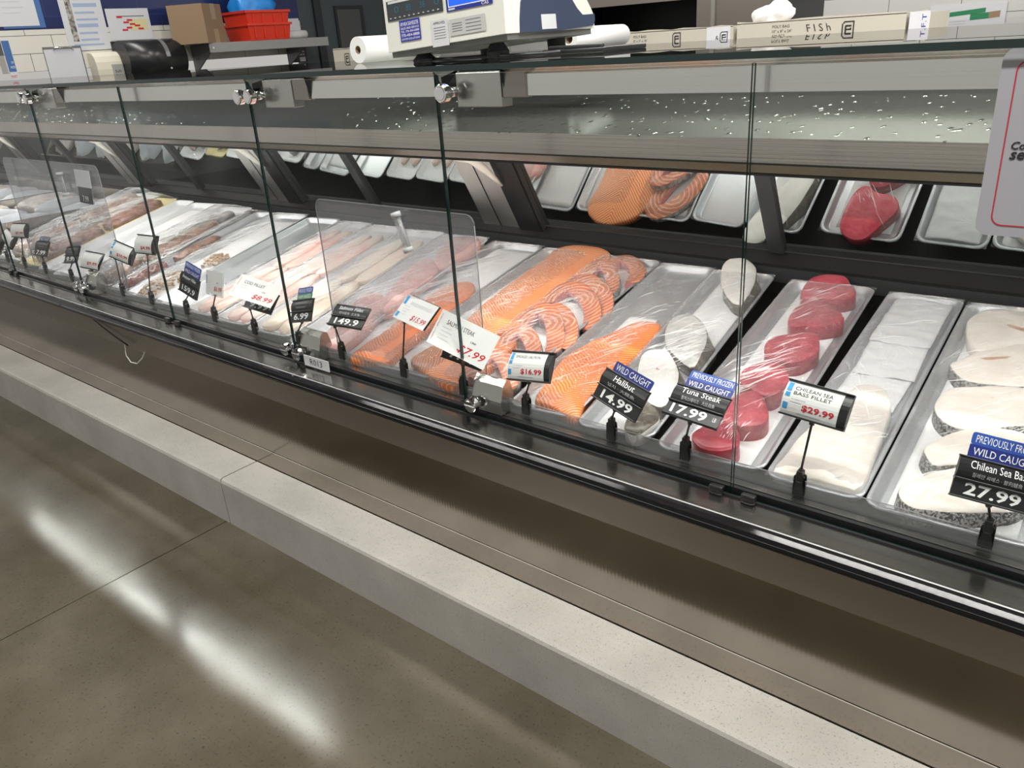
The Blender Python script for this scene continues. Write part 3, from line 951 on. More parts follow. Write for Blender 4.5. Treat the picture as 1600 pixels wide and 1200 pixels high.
def tray(key, g, xn0, xn1, xf0, xf1, label, mat='alu', film='film', t0=-0.012, t1=0.79, depth=0.02, lift=0.0, group=None, fb=0.012, name='food_tray', creases=()):
    F = tray_frame(g)
    w = (xn1 - xn0 + xf1 - xf0) / 2
    cn, cf = (xn0 + xn1) / 2, (xf0 + xf1) / 2
    ang = math.atan2(cn - cf, t1 - t0)
    Xf = F @ Matrix.Translation((cn, t0, lift)) @ Matrix.Rotation(ang, 4, 'Z')
    ln = (t1 - t0) / math.cos(ang)
    t = thing(name, label, 'tray', Xf.to_translation(), Xf.to_euler(), group)
    hw = w / 2

    def ring(i, z, r):
        return [Vector((p.x, p.y, z)) for p in rrect(-hw + i, hw - i, i, ln - i, r)]
    rings = [ring(0.0005, -0.004, 0.026), ring(0.0, -0.0015, 0.026), ring(0.002, 0.0, 0.026), ring(0.006, 0.0, 0.024), ring(0.0085, -0.0025, 0.022), ring(0.015, -depth + 0.003, 0.018), ring(0.019, -depth, 0.016)]
    out = [ring(0.0165, -depth - 0.0015, 0.018), ring(0.012, -depth + 0.002, 0.02), ring(0.0055, -0.004, 0.024)]
    mb = MB()
    n = len(rings[0])
    allr = out + rings
    vs = [p for q in allr for p in q]
    fs = []
    for li in range(len(allr) - 1):
        fs += [(li * n + i, li * n + (i + 1) % n, (li + 1) * n + (i + 1) % n, (li + 1) * n + i) for i in range(n)]
    mb.add(vs, fs, mat, True)
    k = (len(allr) - 1) * n
    mb.add(vs[k:k + n], [tuple(range(n))], mat)
    mb.add(vs[:n], [tuple(reversed(range(n)))], mat)
    mb.build('pan', t)
    if film:
        nu, nv = 14, 46
        sd = R.random() * 50

        def zf(x, y):
            u, v = (x + hw) / w, y / ln
            e = max(0, min(1, min(u, 1 - u) * 6)) * max(0, min(1, min(v, 1 - v) * 14))
            return 0.0012 + e * (fb + 0.004 * noise.noise(Vector((x * 9, y * 7, sd))) + 0.0015 * noise.noise(Vector((x * 40, y * 22, sd))))
        vs = []
        for j in range(nv + 1):
            for i in range(nu + 1):
                x, y = (-hw + 0.001) + (w - 0.002) * i / nu, 0.001 + (ln - 0.002) * j / nv
                vs.append((x, y, zf(x, y)))
        fs = [(j * (nu + 1) + i, j * (nu + 1) + i + 1, (j + 1) * (nu + 1) + i + 1, (j + 1) * (nu + 1) + i) for j in range(nv) for i in range(nu)]
        wrap = MB().add(vs, fs, film, True)
        # stretch creases in loose bundles, whitened to paint in the wrap's highlight streaks
        rr = random.Random(int(sd * 977))
        for cx, cy, spread, num, ang0, lmax in creases:
            for q in range(num):
                a = ang0 + rr.gauss(0, 0.16)
                x0, y0 = cx * hw + rr.gauss(0, spread * 0.45), cy * ln + rr.gauss(0, spread)
                le = rr.uniform(0.25, 1.0) ** 1.4 * lmax
                wd = rr.uniform(0.0003, 0.00085)
                cv = rr.gauss(0, 0.12)
                L_, top, R_ = [], [], []
                for k in range(8):
                    f = k / 7 - 0.5
                    aa = a + cv * f
                    x, y = x0 + math.sin(aa) * le * f, y0 + math.cos(aa) * le * f
                    if abs(x) > hw - 0.006 or y < 0.006 or y > ln - 0.006:
                        break
                    tp = math.sin(math.pi * (k + 0.4) / 7.8) * wd
                    nx_, ny_ = math.cos(aa), -math.sin(aa)
                    z = zf(x, y)
                    L_.append((x - nx_ * tp, y - ny_ * tp, z + 0.0002))
                    top.append((x, y, z + 0.0003 + tp * 1.3))
                    R_.append((x + nx_ * tp, y + ny_ * tp, z + 0.0002))
                m_ = len(top)
                if m_ > 2:
                    wrap.add(L_ + top + R_, [g for k in range(m_ - 1) for g in ((k, k + 1, m_ + k + 1, m_ + k), (m_ + k, m_ + k + 1, 2 * m_ + k + 1, 2 * m_ + k))], 'crease', True)
        wrap.build('plastic_wrap', t)
    TRAYS[key] = (t, Xf, g, depth, w, ln)
    return t



tray('t', 'r', -0.300, -0.055, -0.330, -0.085, 'aluminium tray at the right end under the sea bass steaks', fb=0.018, creases=[(-0.2, 0.12, 0.05, 26, 0.75, 0.10), (0.1, 0.45, 0.10, 30, 0.7, 0.10), (-0.5, 0.62, 0.06, 12, 0.6, 0.07)])
tray('s', 'r', -0.468, -0.304, -0.500, -0.334, 'aluminium tray with crumpled white paper and one long pale fillet', film='film_cloudy', fb=0.018, creases=[(0.0, 0.30, 0.07, 30, 0.75, 0.08), (0.2, 0.16, 0.06, 22, 0.9, 0.05), (-0.2, 0.52, 0.08, 24, -0.5, 0.08), (0.1, 0.8, 0.08, 16, 1.2, 0.08)])
tray('r', 'r', -0.684, -0.475, -0.742, -0.530, 'aluminium tray under the row of red tuna steaks', fb=0.026, creases=[(-0.1, 0.36, 0.06, 60, 0.62, 0.13), (0.2, 0.08, 0.03, 34, 0.1, 0.03), (0.0, 0.62, 0.08, 18, 0.6, 0.09), (0.0, 0.84, 0.06, 16, 0.7, 0.06)])
tray('q', 'r', -0.872, -0.700, -0.955, -0.785, 'aluminium tray under the white and grey halibut steaks', fb=0.024, creases=[(0.0, 0.40, 0.07, 56, 0.62, 0.12), (0.3, 0.60, 0.07, 18, 0.6, 0.10), (0.4, 0.84, 0.05, 22, 0.6, 0.07), (0.0, 0.14, 0.05, 12, 0.5, 0.06)])
tray('p', 'r', -1.062, -0.876, -1.112, -0.960, 'bare grey aluminium tray holding one orange fillet at its near end', fb=0.01, creases=[(0.3, 0.34, 0.10, 50, 0.62, 0.09), (0.6, 0.55, 0.10, 30, 0.55, 0.06), (-0.3, 0.08, 0.04, 18, 0.2, 0.03)])
tray('o', 'r', -1.290, -1.088, -1.325, -1.122, 'aluminium tray under the horseshoe salmon steaks', fb=0.024, creases=[(0.2, 0.52, 0.06, 34, 0.6, 0.07), (-0.2, 0.33, 0.06, 26, 0.62, 0.08), (0.0, 0.14, 0.06, 22, 0.4, 0.05), (0.1, 0.75, 0.06, 14, 0.6, 0.06)])
tray('n', 'r', -1.500, -1.294, -1.540, -1.330, 'aluminium tray under two long orange salmon fillets', fb=0.022, creases=[(0.4, 0.5, 0.06, 34, 0.62, 0.05), (0.0, 0.30, 0.06, 18, 0.62, 0.06), (-0.3, 0.75, 0.10, 8, 0.55, 0.07), (0.1, 0.08, 0.03, 12, 1.2, 0.04)])
tray('m', 'r', -1.715, -1.505, -1.765, -1.545, 'aluminium tray lined with white paper, salmon fillet at its near end', fb=0.017, creases=[(-0.1, 0.72, 0.12, 60, 0.62, 0.16), (0.0, 0.45, 0.10, 46, 0.62, 0.16), (0.0, 0.15, 0.06, 16, 0.5, 0.07)])
tray('l', 'm', -1.86, -1.655, -1.922, -1.735, 'tray of pink fillets under cloudy plastic wrap', 'tray_white', t1=0.735, film='film_cloudy', fb=0.023, creases=[(0.0, 0.4, 0.10, 40, 0.62, 0.13), (0.0, 0.75, 0.10, 26, 0.6, 0.10)])
tray('k', 'm', -2.065, -1.865, -2.125, -1.93, 'pale tray of cream fillets, left of the pink fillets', 'tray_white', t1=0.735, fb=0.019, creases=[(0.0, 0.35, 0.10, 60, 0.50, 0.17), (0.0, 0.7, 0.12, 40, 0.5, 0.15)])
tray('j', 'm', -2.245, -2.07, -2.30, -2.13, 'pale tray of blush fillets, left of the cream fillets', 'tray_white', t1=0.735, fb=0.019, creases=[(0.0, 0.4, 0.12, 60, 0.50, 0.17), (0.0, 0.75, 0.12, 30, 0.5, 0.15)])
tray('i', 'm', -2.42, -2.25, -2.465, -2.305, 'pale tray of pink cod fillets, right of the empty grey trays', 'tray_white', t1=0.735, fb=0.019, creases=[(0.0, 0.4, 0.12, 60, 0.50, 0.17), (0.0, 0.75, 0.12, 30, 0.5, 0.15)])
tray('h', 'm', -2.60, -2.425, -2.685, -2.475, 'empty grey tray directly left of the cod fillets', film=None, t1=0.735)
tray('g', 'm', -2.815, -2.605, -2.895, -2.69, 'tray lined with white paper holding brown shrimp', film='film', t1=0.735, fb=0.02, creases=[(0.0, 0.35, 0.12, 46, 0.5, 0.14), (0.0, 0.75, 0.12, 30, 0.5, 0.14)])
tray('f', 'm', -2.935, -2.82, -3.015, -2.90, 'narrow tray with dark plum fish at its near end', film='film', t1=0.72, fb=0.03, creases=[(0.0, 0.3, 0.12, 30, 0.4, 0.12)])
tray('e', 'l', -3.165, -2.945, -3.235, -3.02, 'tray of grey and brown whole fish under plastic wrap', 'tray_white', t1=0.70, fb=0.032, creases=[(0.0, 0.25, 0.10, 50, 0.45, 0.16), (0.0, 0.6, 0.12, 50, 0.4, 0.16)])
tray('d', 'l', -3.40, -3.175, -3.47, -3.24, 'empty white tray directly left of the grey whole fish', 'tray_white', film=None, t1=0.70)
tray('c', 'l', -3.56, -3.405, -3.61, -3.475, 'narrow empty white tray beside the yellow tray', 'tray_white', film=None, t1=0.70)
tray('b', 'l', -3.74, -3.565, -3.80, -3.615, 'yellow tray of red-brown meat at the far left', 'tray_yellow', t1=0.70, fb=0.046, creases=[(0.0, 0.3, 0.12, 46, 0.3, 0.16), (0.0, 0.7, 0.12, 30, 0.3, 0.14)])
tray('a', 'l', -3.97, -3.745, -4.03, -3.805, 'leftmost pale tray, heaped with brown squid', 'tray_white', t1=0.72, fb=0.052, creases=[(0.0, 0.3, 0.12, 50, 0.3, 0.14), (0.0, 0.65, 0.12, 50, 0.3, 0.14)])

# ------------------------------------------------------------------ seafood (outlines in the plane of the trays)
FOOD = {
    'sb1':[[-0.307,0.679],[-0.297,0.72],[-0.276,0.755],[-0.22,0.782],[-0.16,0.783],[-0.13,0.698],[-0.133,0.607],[-0.186,0.597],[-0.229,0.559],[-0.254,0.552],[-0.285,0.591]],
    'sb2':[[-0.292,0.476],[-0.28,0.504],[-0.253,0.55],[-0.212,0.593],[-0.188,0.611],[-0.127,0.609],[-0.104,0.528],[-0.109,0.461],[-0.157,0.44],[-0.19,0.431],[-0.24,0.424],[-0.265,0.435]],
    'sb3':[[-0.276,0.303],[-0.279,0.344],[-0.275,0.376],[-0.255,0.398],[-0.231,0.411],[-0.156,0.439],[-0.093,0.422],[-0.077,0.37],[-0.097,0.323],[-0.132,0.306],[-0.167,0.285],[-0.211,0.256],[-0.25,0.267]],
    'sb4':[[-0.255,0.161],[-0.256,0.186],[-0.246,0.208],[-0.215,0.259],[-0.172,0.283],[-0.128,0.286],[-0.088,0.267],[-0.072,0.224],[-0.111,0.191],[-0.155,0.177],[-0.207,0.143],[-0.231,0.131]],
    'sb5':[[-0.26,0.034],[-0.259,0.058],[-0.251,0.075],[-0.214,0.123],[-0.161,0.162],[-0.107,0.167],[-0.08,0.116],[-0.096,0.063],[-0.127,0.044],[-0.167,0.023],[-0.22,0.004],[-0.246,0.012]],
    'wf':[[-0.457,-0.003],[-0.457,0.047],[-0.456,0.119],[-0.445,0.201],[-0.434,0.271],[-0.424,0.326],[-0.405,0.343],[-0.382,0.344],[-0.358,0.318],[-0.341,0.268],[-0.331,0.201],[-0.323,0.127],[-0.314,0.059],[-0.314,0.01],[-0.346,0.004],[-0.397,0.001]],
    'tu1':[[-0.672,0.671],[-0.684,0.756],[-0.67,0.79],[-0.641,0.807],[-0.609,0.801],[-0.582,0.761],[-0.553,0.712],[-0.571,0.676],[-0.617,0.667],[-0.646,0.649]],
    'tu2':[[-0.646,0.529],[-0.655,0.586],[-0.652,0.617],[-0.636,0.649],[-0.608,0.651],[-0.571,0.624],[-0.538,0.586],[-0.537,0.559],[-0.566,0.528],[-0.605,0.516],[-0.625,0.505]],
    'tu3':[[-0.643,0.392],[-0.646,0.43],[-0.629,0.456],[-0.604,0.48],[-0.576,0.49],[-0.556,0.478],[-0.534,0.42],[-0.542,0.38],[-0.561,0.352],[-0.599,0.348],[-0.621,0.351]],
    'tu4':[[-0.638,0.258],[-0.641,0.289],[-0.631,0.317],[-0.611,0.337],[-0.585,0.336],[-0.562,0.319],[-0.543,0.279],[-0.542,0.225],[-0.559,0.204],[-0.593,0.216],[-0.621,0.228]],
    'tu5':[[-0.612,0.12],[-0.617,0.159],[-0.609,0.192],[-0.591,0.213],[-0.568,0.205],[-0.543,0.172],[-0.525,0.14],[-0.526,0.11],[-0.549,0.09],[-0.579,0.085],[-0.599,0.096]],
    'tu6':[[-0.625,0.02],[-0.623,0.045],[-0.61,0.073],[-0.587,0.089],[-0.565,0.082],[-0.541,0.047],[-0.535,0.02],[-0.556,-0.004],[-0.584,-0.011],[-0.606,-0.003]],
    'ha1':[[-0.927,0.772],[-0.936,0.811],[-0.928,0.837],[-0.893,0.847],[-0.845,0.802],[-0.82,0.748],[-0.801,0.69],[-0.788,0.626],[-0.782,0.577],[-0.798,0.575],[-0.82,0.59],[-0.86,0.641],[-0.9,0.709]],
    'ha2':[[-0.879,0.372],[-0.899,0.425],[-0.903,0.461],[-0.888,0.481],[-0.866,0.486],[-0.832,0.465],[-0.804,0.433],[-0.776,0.381],[-0.759,0.323],[-0.743,0.258],[-0.763,0.258],[-0.804,0.285],[-0.843,0.318]],
    'ha3':[[-0.875,0.253],[-0.879,0.281],[-0.869,0.298],[-0.846,0.307],[-0.818,0.289],[-0.783,0.251],[-0.756,0.211],[-0.733,0.149],[-0.725,0.107],[-0.733,0.087],[-0.767,0.099],[-0.81,0.141],[-0.85,0.201]],
    'ha4':[[-0.764,0.001],[-0.781,0.053],[-0.782,0.088],[-0.767,0.1],[-0.739,0.086],[-0.716,0.057],[-0.715,0.025],[-0.722,-0.008],[-0.739,-0.016]],
    'sg':[[-1.001,0.015],[-1.023,0.076],[-1.044,0.149],[-1.053,0.211],[-1.045,0.256],[-1.037,0.302],[-1.023,0.332],[-1.011,0.366],[-1.0,0.4],[-0.986,0.428],[-0.966,0.443],[-0.927,0.439],[-0.912,0.39],[-0.904,0.333],[-0.899,0.268],[-0.898,0.191],[-0.898,0.131],[-0.9,0.083],[-0.889,0.042],[-0.871,-0.006],[-0.9,-0.006],[-0.947,0.005]],
    'sn1':[[-1.48,0.708],[-1.492,0.77],[-1.462,0.811],[-1.401,0.829],[-1.333,0.815],[-1.285,0.776],[-1.264,0.711],[-1.257,0.63],[-1.256,0.547],[-1.262,0.469],[-1.263,0.392],[-1.265,0.318],[-1.275,0.259],[-1.295,0.213],[-1.349,0.2],[-1.406,0.225],[-1.434,0.296],[-1.451,0.399],[-1.462,0.501],[-1.472,0.606]],
    'sn2':[[-1.405,0.03],[-1.419,0.078],[-1.41,0.13],[-1.386,0.178],[-1.323,0.195],[-1.283,0.225],[-1.243,0.241],[-1.211,0.216],[-1.197,0.158],[-1.194,0.1],[-1.191,0.042],[-1.196,-0.005],[-1.228,-0.019],[-1.301,-0.008]],
    'sm':[[-1.585,-0.018],[-1.602,0.035],[-1.608,0.124],[-1.633,0.232],[-1.652,0.342],[-1.652,0.438],[-1.614,0.48],[-1.568,0.466],[-1.528,0.408],[-1.52,0.343],[-1.509,0.282],[-1.495,0.192],[-1.488,0.115],[-1.465,0.031],[-1.465,-0.005],[-1.517,-0.012]],
    'st1':[[-1.216,0.657],[-1.248,0.711],[-1.255,0.754],[-1.233,0.77],[-1.191,0.748],[-1.15,0.702],[-1.131,0.652],[-1.13,0.62]],
    'st2':[[-1.253,0.598],[-1.273,0.654],[-1.262,0.681],[-1.226,0.669],[-1.181,0.622],[-1.158,0.575],[-1.174,0.565]],
    'st3':[[-1.266,0.512],[-1.264,0.553],[-1.24,0.575],[-1.197,0.562],[-1.146,0.522],[-1.11,0.472],[-1.096,0.428]],
    'st4':[[-1.266,0.433],[-1.275,0.482],[-1.259,0.514],[-1.214,0.512],[-1.158,0.471],[-1.112,0.414],[-1.093,0.359]],
    'st5':[[-1.218,0.339],[-1.224,0.381],[-1.199,0.391],[-1.153,0.364],[-1.112,0.322],[-1.088,0.276],[-1.089,0.247]],
    'st6':[[-1.248,0.293],[-1.26,0.344],[-1.247,0.373],[-1.202,0.357],[-1.155,0.309],[-1.115,0.251],[-1.109,0.211]],
    'st7':[[-1.231,0.19],[-1.24,0.235],[-1.223,0.256],[-1.185,0.241],[-1.142,0.201],[-1.126,0.159]],
    'st8':[[-1.211,0.093],[-1.21,0.124],[-1.177,0.124],[-1.133,0.093],[-1.097,0.054],[-1.089,0.02]],
    'st9':[[-1.21,0.011],[-1.206,0.039],[-1.171,0.035],[-1.132,0.008],[-1.121,-0.024]],
    'pk1':[[-1.794,0.529],[-1.834,0.599],[-1.857,0.672],[-1.836,0.721],[-1.77,0.721],[-1.721,0.68],[-1.712,0.621],[-1.714,0.561],[-1.718,0.501],[-1.749,0.493]],
    'pk2':[[-1.716,0.21],[-1.764,0.288],[-1.808,0.386],[-1.842,0.486],[-1.827,0.54],[-1.754,0.511],[-1.707,0.448],[-1.7,0.369],[-1.686,0.287],[-1.673,0.208]],
    'pk3':[[-1.748,0.031],[-1.788,0.105],[-1.826,0.203],[-1.839,0.286],[-1.781,0.291],[-1.713,0.228],[-1.671,0.138],[-1.647,0.056],[-1.645,-0.004],[-1.69,-0.011]],
    'mk1':[[-3.166,0.472],[-3.204,0.538],[-3.192,0.594],[-3.16,0.656],[-3.076,0.665],[-2.993,0.633],[-2.992,0.574],[-3.009,0.506],[-3.018,0.441],[-3.068,0.43]],
    'mk2':[[-3.027,0.502],[-2.977,0.532],[-2.893,0.512],[-2.822,0.472],[-2.836,0.421],[-2.83,0.358],[-2.828,0.284],[-2.819,0.209],[-2.861,0.187],[-2.939,0.245],[-2.971,0.33],[-2.989,0.41]],
    'mk3':[[-2.862,0.012],[-2.909,0.071],[-2.899,0.127],[-2.873,0.166],[-2.817,0.16],[-2.769,0.111],[-2.762,0.042],[-2.769,-0.005]],
    'sh1':[[-2.708,0.003],[-2.759,0.064],[-2.78,0.128],[-2.782,0.183],[-2.762,0.211],[-2.682,0.157],[-2.641,0.08],[-2.626,0.013],[-2.651,-0.009]],
    'sh2':[[-2.72,0.245],[-2.75,0.3],[-2.716,0.327],[-2.649,0.31],[-2.643,0.272],[-2.654,0.23]],
    'sq1':[[-3.609,0.067],[-3.69,0.175],[-3.754,0.296],[-3.801,0.429],[-3.873,0.567],[-3.921,0.662],[-3.88,0.685],[-3.765,0.61],[-3.675,0.476],[-3.612,0.348],[-3.546,0.209],[-3.476,0.076]],
    'sq2':[[-3.526,0.15],[-3.595,0.263],[-3.664,0.407],[-3.718,0.549],[-3.738,0.645],[-3.672,0.641],[-3.571,0.533],[-3.511,0.403],[-3.458,0.268],[-3.392,0.134]],
    'yt':[[-3.201,0.101],[-3.521,0.664]],
    'br1':[[-3.43,0.358],[-3.54,0.472],[-3.612,0.589],[-3.589,0.653],[-3.516,0.636],[-3.446,0.547],[-3.394,0.446],[-3.34,0.339]],
    'br2':[[-3.432,0.152],[-3.49,0.239],[-3.513,0.326],[-3.476,0.361],[-3.381,0.316],[-3.343,0.236],[-3.308,0.147],[-3.332,0.117]],
}


def lay(name, pts, g, th, label, cat, top, side=None, dome=0.004, zt=None, edge=0.35, wob=0.0025, seed=1, group=None, skin_dir=None, flare=0.0, floor=-0.0185, turn=None, smooth=True, n=44, detail=None, slant=0.0):
    """one piece lying in a tray; pts in tray-plane coordinates"""
    P = smooth_outline(pts, n) if smooth else [Vector(p) for p in pts]
    c = sum(P, Vector((0, 0))) / len(P)
    xx = sum((p.x - c.x) ** 2 for p in P)
    yy = sum((p.y - c.y) ** 2 for p in P)
    xy = sum((p.x - c.x) * (p.y - c.y) for p in P)
    a = 0.5 * math.atan2(2 * xy, xx - yy) - math.pi / 2
    if a < -math.pi / 2:
        a += math.pi
    if turn is not None:
        a = turn
    Xf = tray_frame(g) @ Matrix.Translation((c.x, c.y, floor)) @ Matrix.Rotation(a, 4, 'Z')
    rot = Matrix.Rotation(-a, 2)
    Q = [rot @ (p - c) for p in P]
    mb = MB()
    sd = rot @ Vector(skin_dir) if skin_dir else None
    pillow(mb, Q, th, dome, top, side, wob=wob, seed=seed, edge=edge, skin_dir=sd, flare=flare, slant=slant)
    parts = detail(mb, rot, c, th, dome) if detail else None
    o = mb.build(name, loc=Xf.to_translation(), rot=Xf.to_euler())
    tag(o, label, cat, group)
    if parts:
        for nm, pm in parts:
            pm.build(nm, o)
    return o


def shift(pts, dx, dy, s=1.0):
    return [(p[0] * s + dx, p[1] + dy) for p in pts]


# sea bass steaks: pale cut face, spotted skin along the near side
def cavity(pts, z):
    def f(mb, rot, c, th, dome):
        q = [rot @ (Vector(p) - c) for p in pts]
        m = MB()
        m.tube([Vector((p.x, p.y, th + dome * 0.55 + z)) for p in q], [0.003] + [0.0095] * (len(q) - 2) + [0.004], 'bass_line', 8)
        return [('cavity', m)]
    return f


SB = [('sb1', 'topmost sea bass steak, open belly slit, no skin showing', cavity([(-0.255, 0.695), (-0.225, 0.672), (-0.185, 0.66), (-0.15, 0.655)], -0.0055), None, 0.026),
      ('sb2', 'second sea bass steak from the top, brown streak across it', cavity([(-0.262, 0.505), (-0.235, 0.513), (-0.205, 0.53), (-0.18, 0.552)], -0.0060), (0, -1), 0.027),
      ('sb3', 'middle sea bass steak with a small brown mark', cavity([(-0.215, 0.365), (-0.195, 0.372), (-0.178, 0.372)], -0.0078), (0, -1), 0.026),
      ('sb4', 'second lowest sea bass steak, spotted skin at its left tip', None, (-0.3, -1), 0.025),
      ('sb5', 'lowest sea bass steak, nearest the clear lip, spotted skin below', None, (-0.2, -1), 0.026)]
for k, lab, det, sd, th in SB:
    lay('sea_bass_steak', FOOD[k], 'r', th, lab, 'fish steak', 'bass', 'bass_skin' if sd else 'bass', 0.004, skin_dir=sd, seed=R.randint(0, 90), edge=0.22, slant=0.016 if sd else 0.0, detail=det, group='sea bass steaks', turn=0.0)
lay('white_fish_fillet', FOOD['wf'], 'r', 0.026, 'long thick ivory fillet under the crumpled white paper', 'fish fillet', 'bass', 'bass', 0.006, seed=4)
TU = ['topmost red tuna steak in the row of six', 'second red tuna steak from the top', 'third red tuna steak from the top', 'fourth red tuna steak from the top', 'fifth red tuna steak, just above the lowest one', 'lowest red tuna steak, nearest the clear lip']
for i, lab in enumerate(TU):
    lay('tuna_steak', FOOD['tu%d' % (i + 1)], 'r', 0.038, lab, 'fish steak', 'tuna_top' if i < 1 else 'tuna', 'tuna', 0.001, seed=i, edge=0.1, wob=0.0018, group='tuna steaks', n=40)


def red_spot(mb, rot, c, th, dome):
    q = rot @ (Vector((-0.808, 0.215)) - c)
    m = MB()
    m.tube([(q.x, q.y, th + dome * 0.3), (q.x + 0.002, q.y + 0.002, th + dome + 0.001)], [0.006, 0.004], 'tuna', 10)
    return [('blood_spot', m)]


lay('halibut_steak', FOOD['ha1'], 'r', 0.034, 'topmost halibut steak, creamy white with brown skin on its right', 'fish steak', 'halibut', 'halibut_skin', 0.003, seed=3, edge=0.12, skin_dir=(1, -0.1), slant=0.022, group='halibut steaks')
lay('halibut_steak', FOOD['ha2'], 'r', 0.034, 'grey halibut steak with a thick black skin edge, second from the top', 'fish steak', 'halibut_grey', 'halibut_skin', 0.003, seed=5, edge=0.12, skin_dir=(1, 0.0), slant=0.026, group='halibut steaks')
lay('halibut_steak', FOOD['ha3'], 'r', 0.032, 'white halibut steak with a red spot in its middle', 'fish steak', 'halibut', 'halibut_skin', 0.003, seed=8, edge=0.12, skin_dir=(1, 0.6), slant=0.016, detail=red_spot, group='halibut steaks')
lay('halibut_steak', FOOD['ha4'], 'r', 0.028, 'lowest halibut piece with mottled brown skin, behind its price sign', 'fish steak', 'halibut_skin', 'halibut', 0.004, seed=9, edge=0.2, group='halibut steaks')
lay('salmon_fillet', FOOD['sg'], 'r', 0.022, 'bright orange salmon fillet alone in the bare grey tray', 'fish fillet', 'salmon', 'salmon', 0.007, seed=11, n=60)
lay('salmon_fillet', FOOD['sn1'], 'r', 0.026, 'long salmon fillet lying at the back beside the horseshoe steaks', 'fish fillet', 'salmon_pale', 'salmon', 0.008, seed=12, n=60)
lay('salmon_fillet', FOOD['sn2'], 'r', 0.024, 'salmon fillet at the lip behind the handwritten salmon steak card', 'fish fillet', 'salmon_pale', 'salmon', 0.007, seed=13, n=60)
lay('salmon_fillet', FOOD['sm'], 'r', 0.022, 'tapered salmon fillet on white paper, left of the other salmon', 'fish fillet', 'salmon', 'salmon', 0.007, seed=14, n=60)


def horseshoe(path, g, label, seed, w=0.036, th=0.026, lean=0.0):
    P = [Vector(p) for p in path]
    dense = []
    m = len(P)
    for i in range(m - 1):
        a, b, c_, d_ = P[max(i - 1, 0)], P[i], P[i + 1], P[min(i + 2, m - 1)]
        for k in range(5):
            t = k / 5
            dense.append(0.5 * ((2 * b) + (c_ - a) * t + (2 * a - 5 * b + 4 * c_ - d_) * t * t + (3 * b - a - 3 * c_ + d_) * t ** 3))
    dense.append(P[-1])
    c = sum(dense, Vector((0, 0))) / len(dense)
    n = len(dense)
    prof = [(-0.5, 0.0, 0), (-0.515, 0.5, 0), (-0.505, 0.92, 0), (-0.47, 1.0, 1), (0.0, 1.02, 1), (0.42, 1.0, 1), (0.47, 0.92, 2), (0.48, 0.4, 2), (0.45, 0.0, 2)]
    vs = []
    for i, p in enumerate(dense):
        d = (dense[min(i + 1, n - 1)] - dense[max(i - 1, 0)]).normalized()
        nr = Vector((d.y, -d.x))
        if nr.dot(p - c) > 0:
            nr = -nr
        u = i / (n - 1)
        ww = w * (0.55 + 0.45 * math.sin(math.pi * (0.12 + 0.76 * u)) ** 0.7) * (1.0 if 0.08 < u < 0.92 else 0.75)
        for s_, h, _ in prof:
            q = p + nr * (s_ * ww)
            dz = noise.noise(Vector((q.x * 30, q.y * 30, seed))) * 0.002
            vs.append(Vector((q.x - c.x, q.y - c.y, h * th + dz * h)))
    k = len(prof)
    mb = MB()
    for i in range(n - 1):
        for j in range(k - 1):
            mat = ('silver_skin', 'steak', 'steak_in')[max(prof[j][2], prof[j + 1][2]) if j < 3 else prof[j + 1][2]]
            if j < 2:
                mat = 'silver_skin'
            mb.add(vs, [(i * k + j, i * k + j + 1, (i + 1) * k + j + 1, (i + 1) * k + j)], mat, True)
        mb.add(vs, [(i * k + k - 1, i * k, (i + 1) * k, (i + 1) * k + k - 1)], 'silver_skin')
    mb.add(vs[:k], [tuple(range(k))], 'steak_in')
    mb.add(vs[-k:], [tuple(reversed(range(k)))], 'steak_in')
    Xf = tray_frame(g) @ Matrix.Translation((c.x, c.y, -0.0185 + abs(math.sin(lean)) * 0.045)) @ Matrix.Rotation(lean, 4, 'X')
    o = mb.build('salmon_steak', loc=Xf.to_translation(), rot=Xf.to_euler())
    return tag(o, label, 'fish steak', 'salmon steaks')


ST = ['topmost salmon steak, an open horseshoe on white paper', 'second salmon steak from the top, small and curled left', 'third salmon steak from the top, wide arch with a dark hollow', 'fourth salmon steak from the top, under bright plastic glare',
      'fifth salmon steak from the top, narrow arch at the right rim', 'sixth salmon steak from the top, pink hollow in its middle', 'seventh salmon steak, behind the smoked salmon card', 'eighth salmon steak, left of the smoked salmon card', 'lowest salmon steak, beside the steel hinge block']
sq = {'st2': 0.8, 'st5': 0.9}
for i, lab in enumerate(ST):
    p = FOOD['st%d' % (i + 1)]
    # slide to keep neighbours clear of each other
    horseshoe([(x, y) for x, y in p], 'r', lab, i, w=(0.050, 0.042, 0.048, 0.052, 0.036, 0.050, 0.044, 0.044, 0.036)[i], th=0.024, lean=0.0 if i == 0 else 0.2)

for k, lab in (('pk1', 'uppermost of the three pink fillets'), ('pk2', 'middle one of the three pink fillets'), ('pk3', 'lowest of the three pink fillets, behind the black salmon fillet sign')):
    lay('pink_fillet', FOOD[k], 'm', 0.026, lab, 'fish fillet', 'pinkfish', 'pinkfish', 0.008, seed=R.randint(0, 99), group='pink fillets')


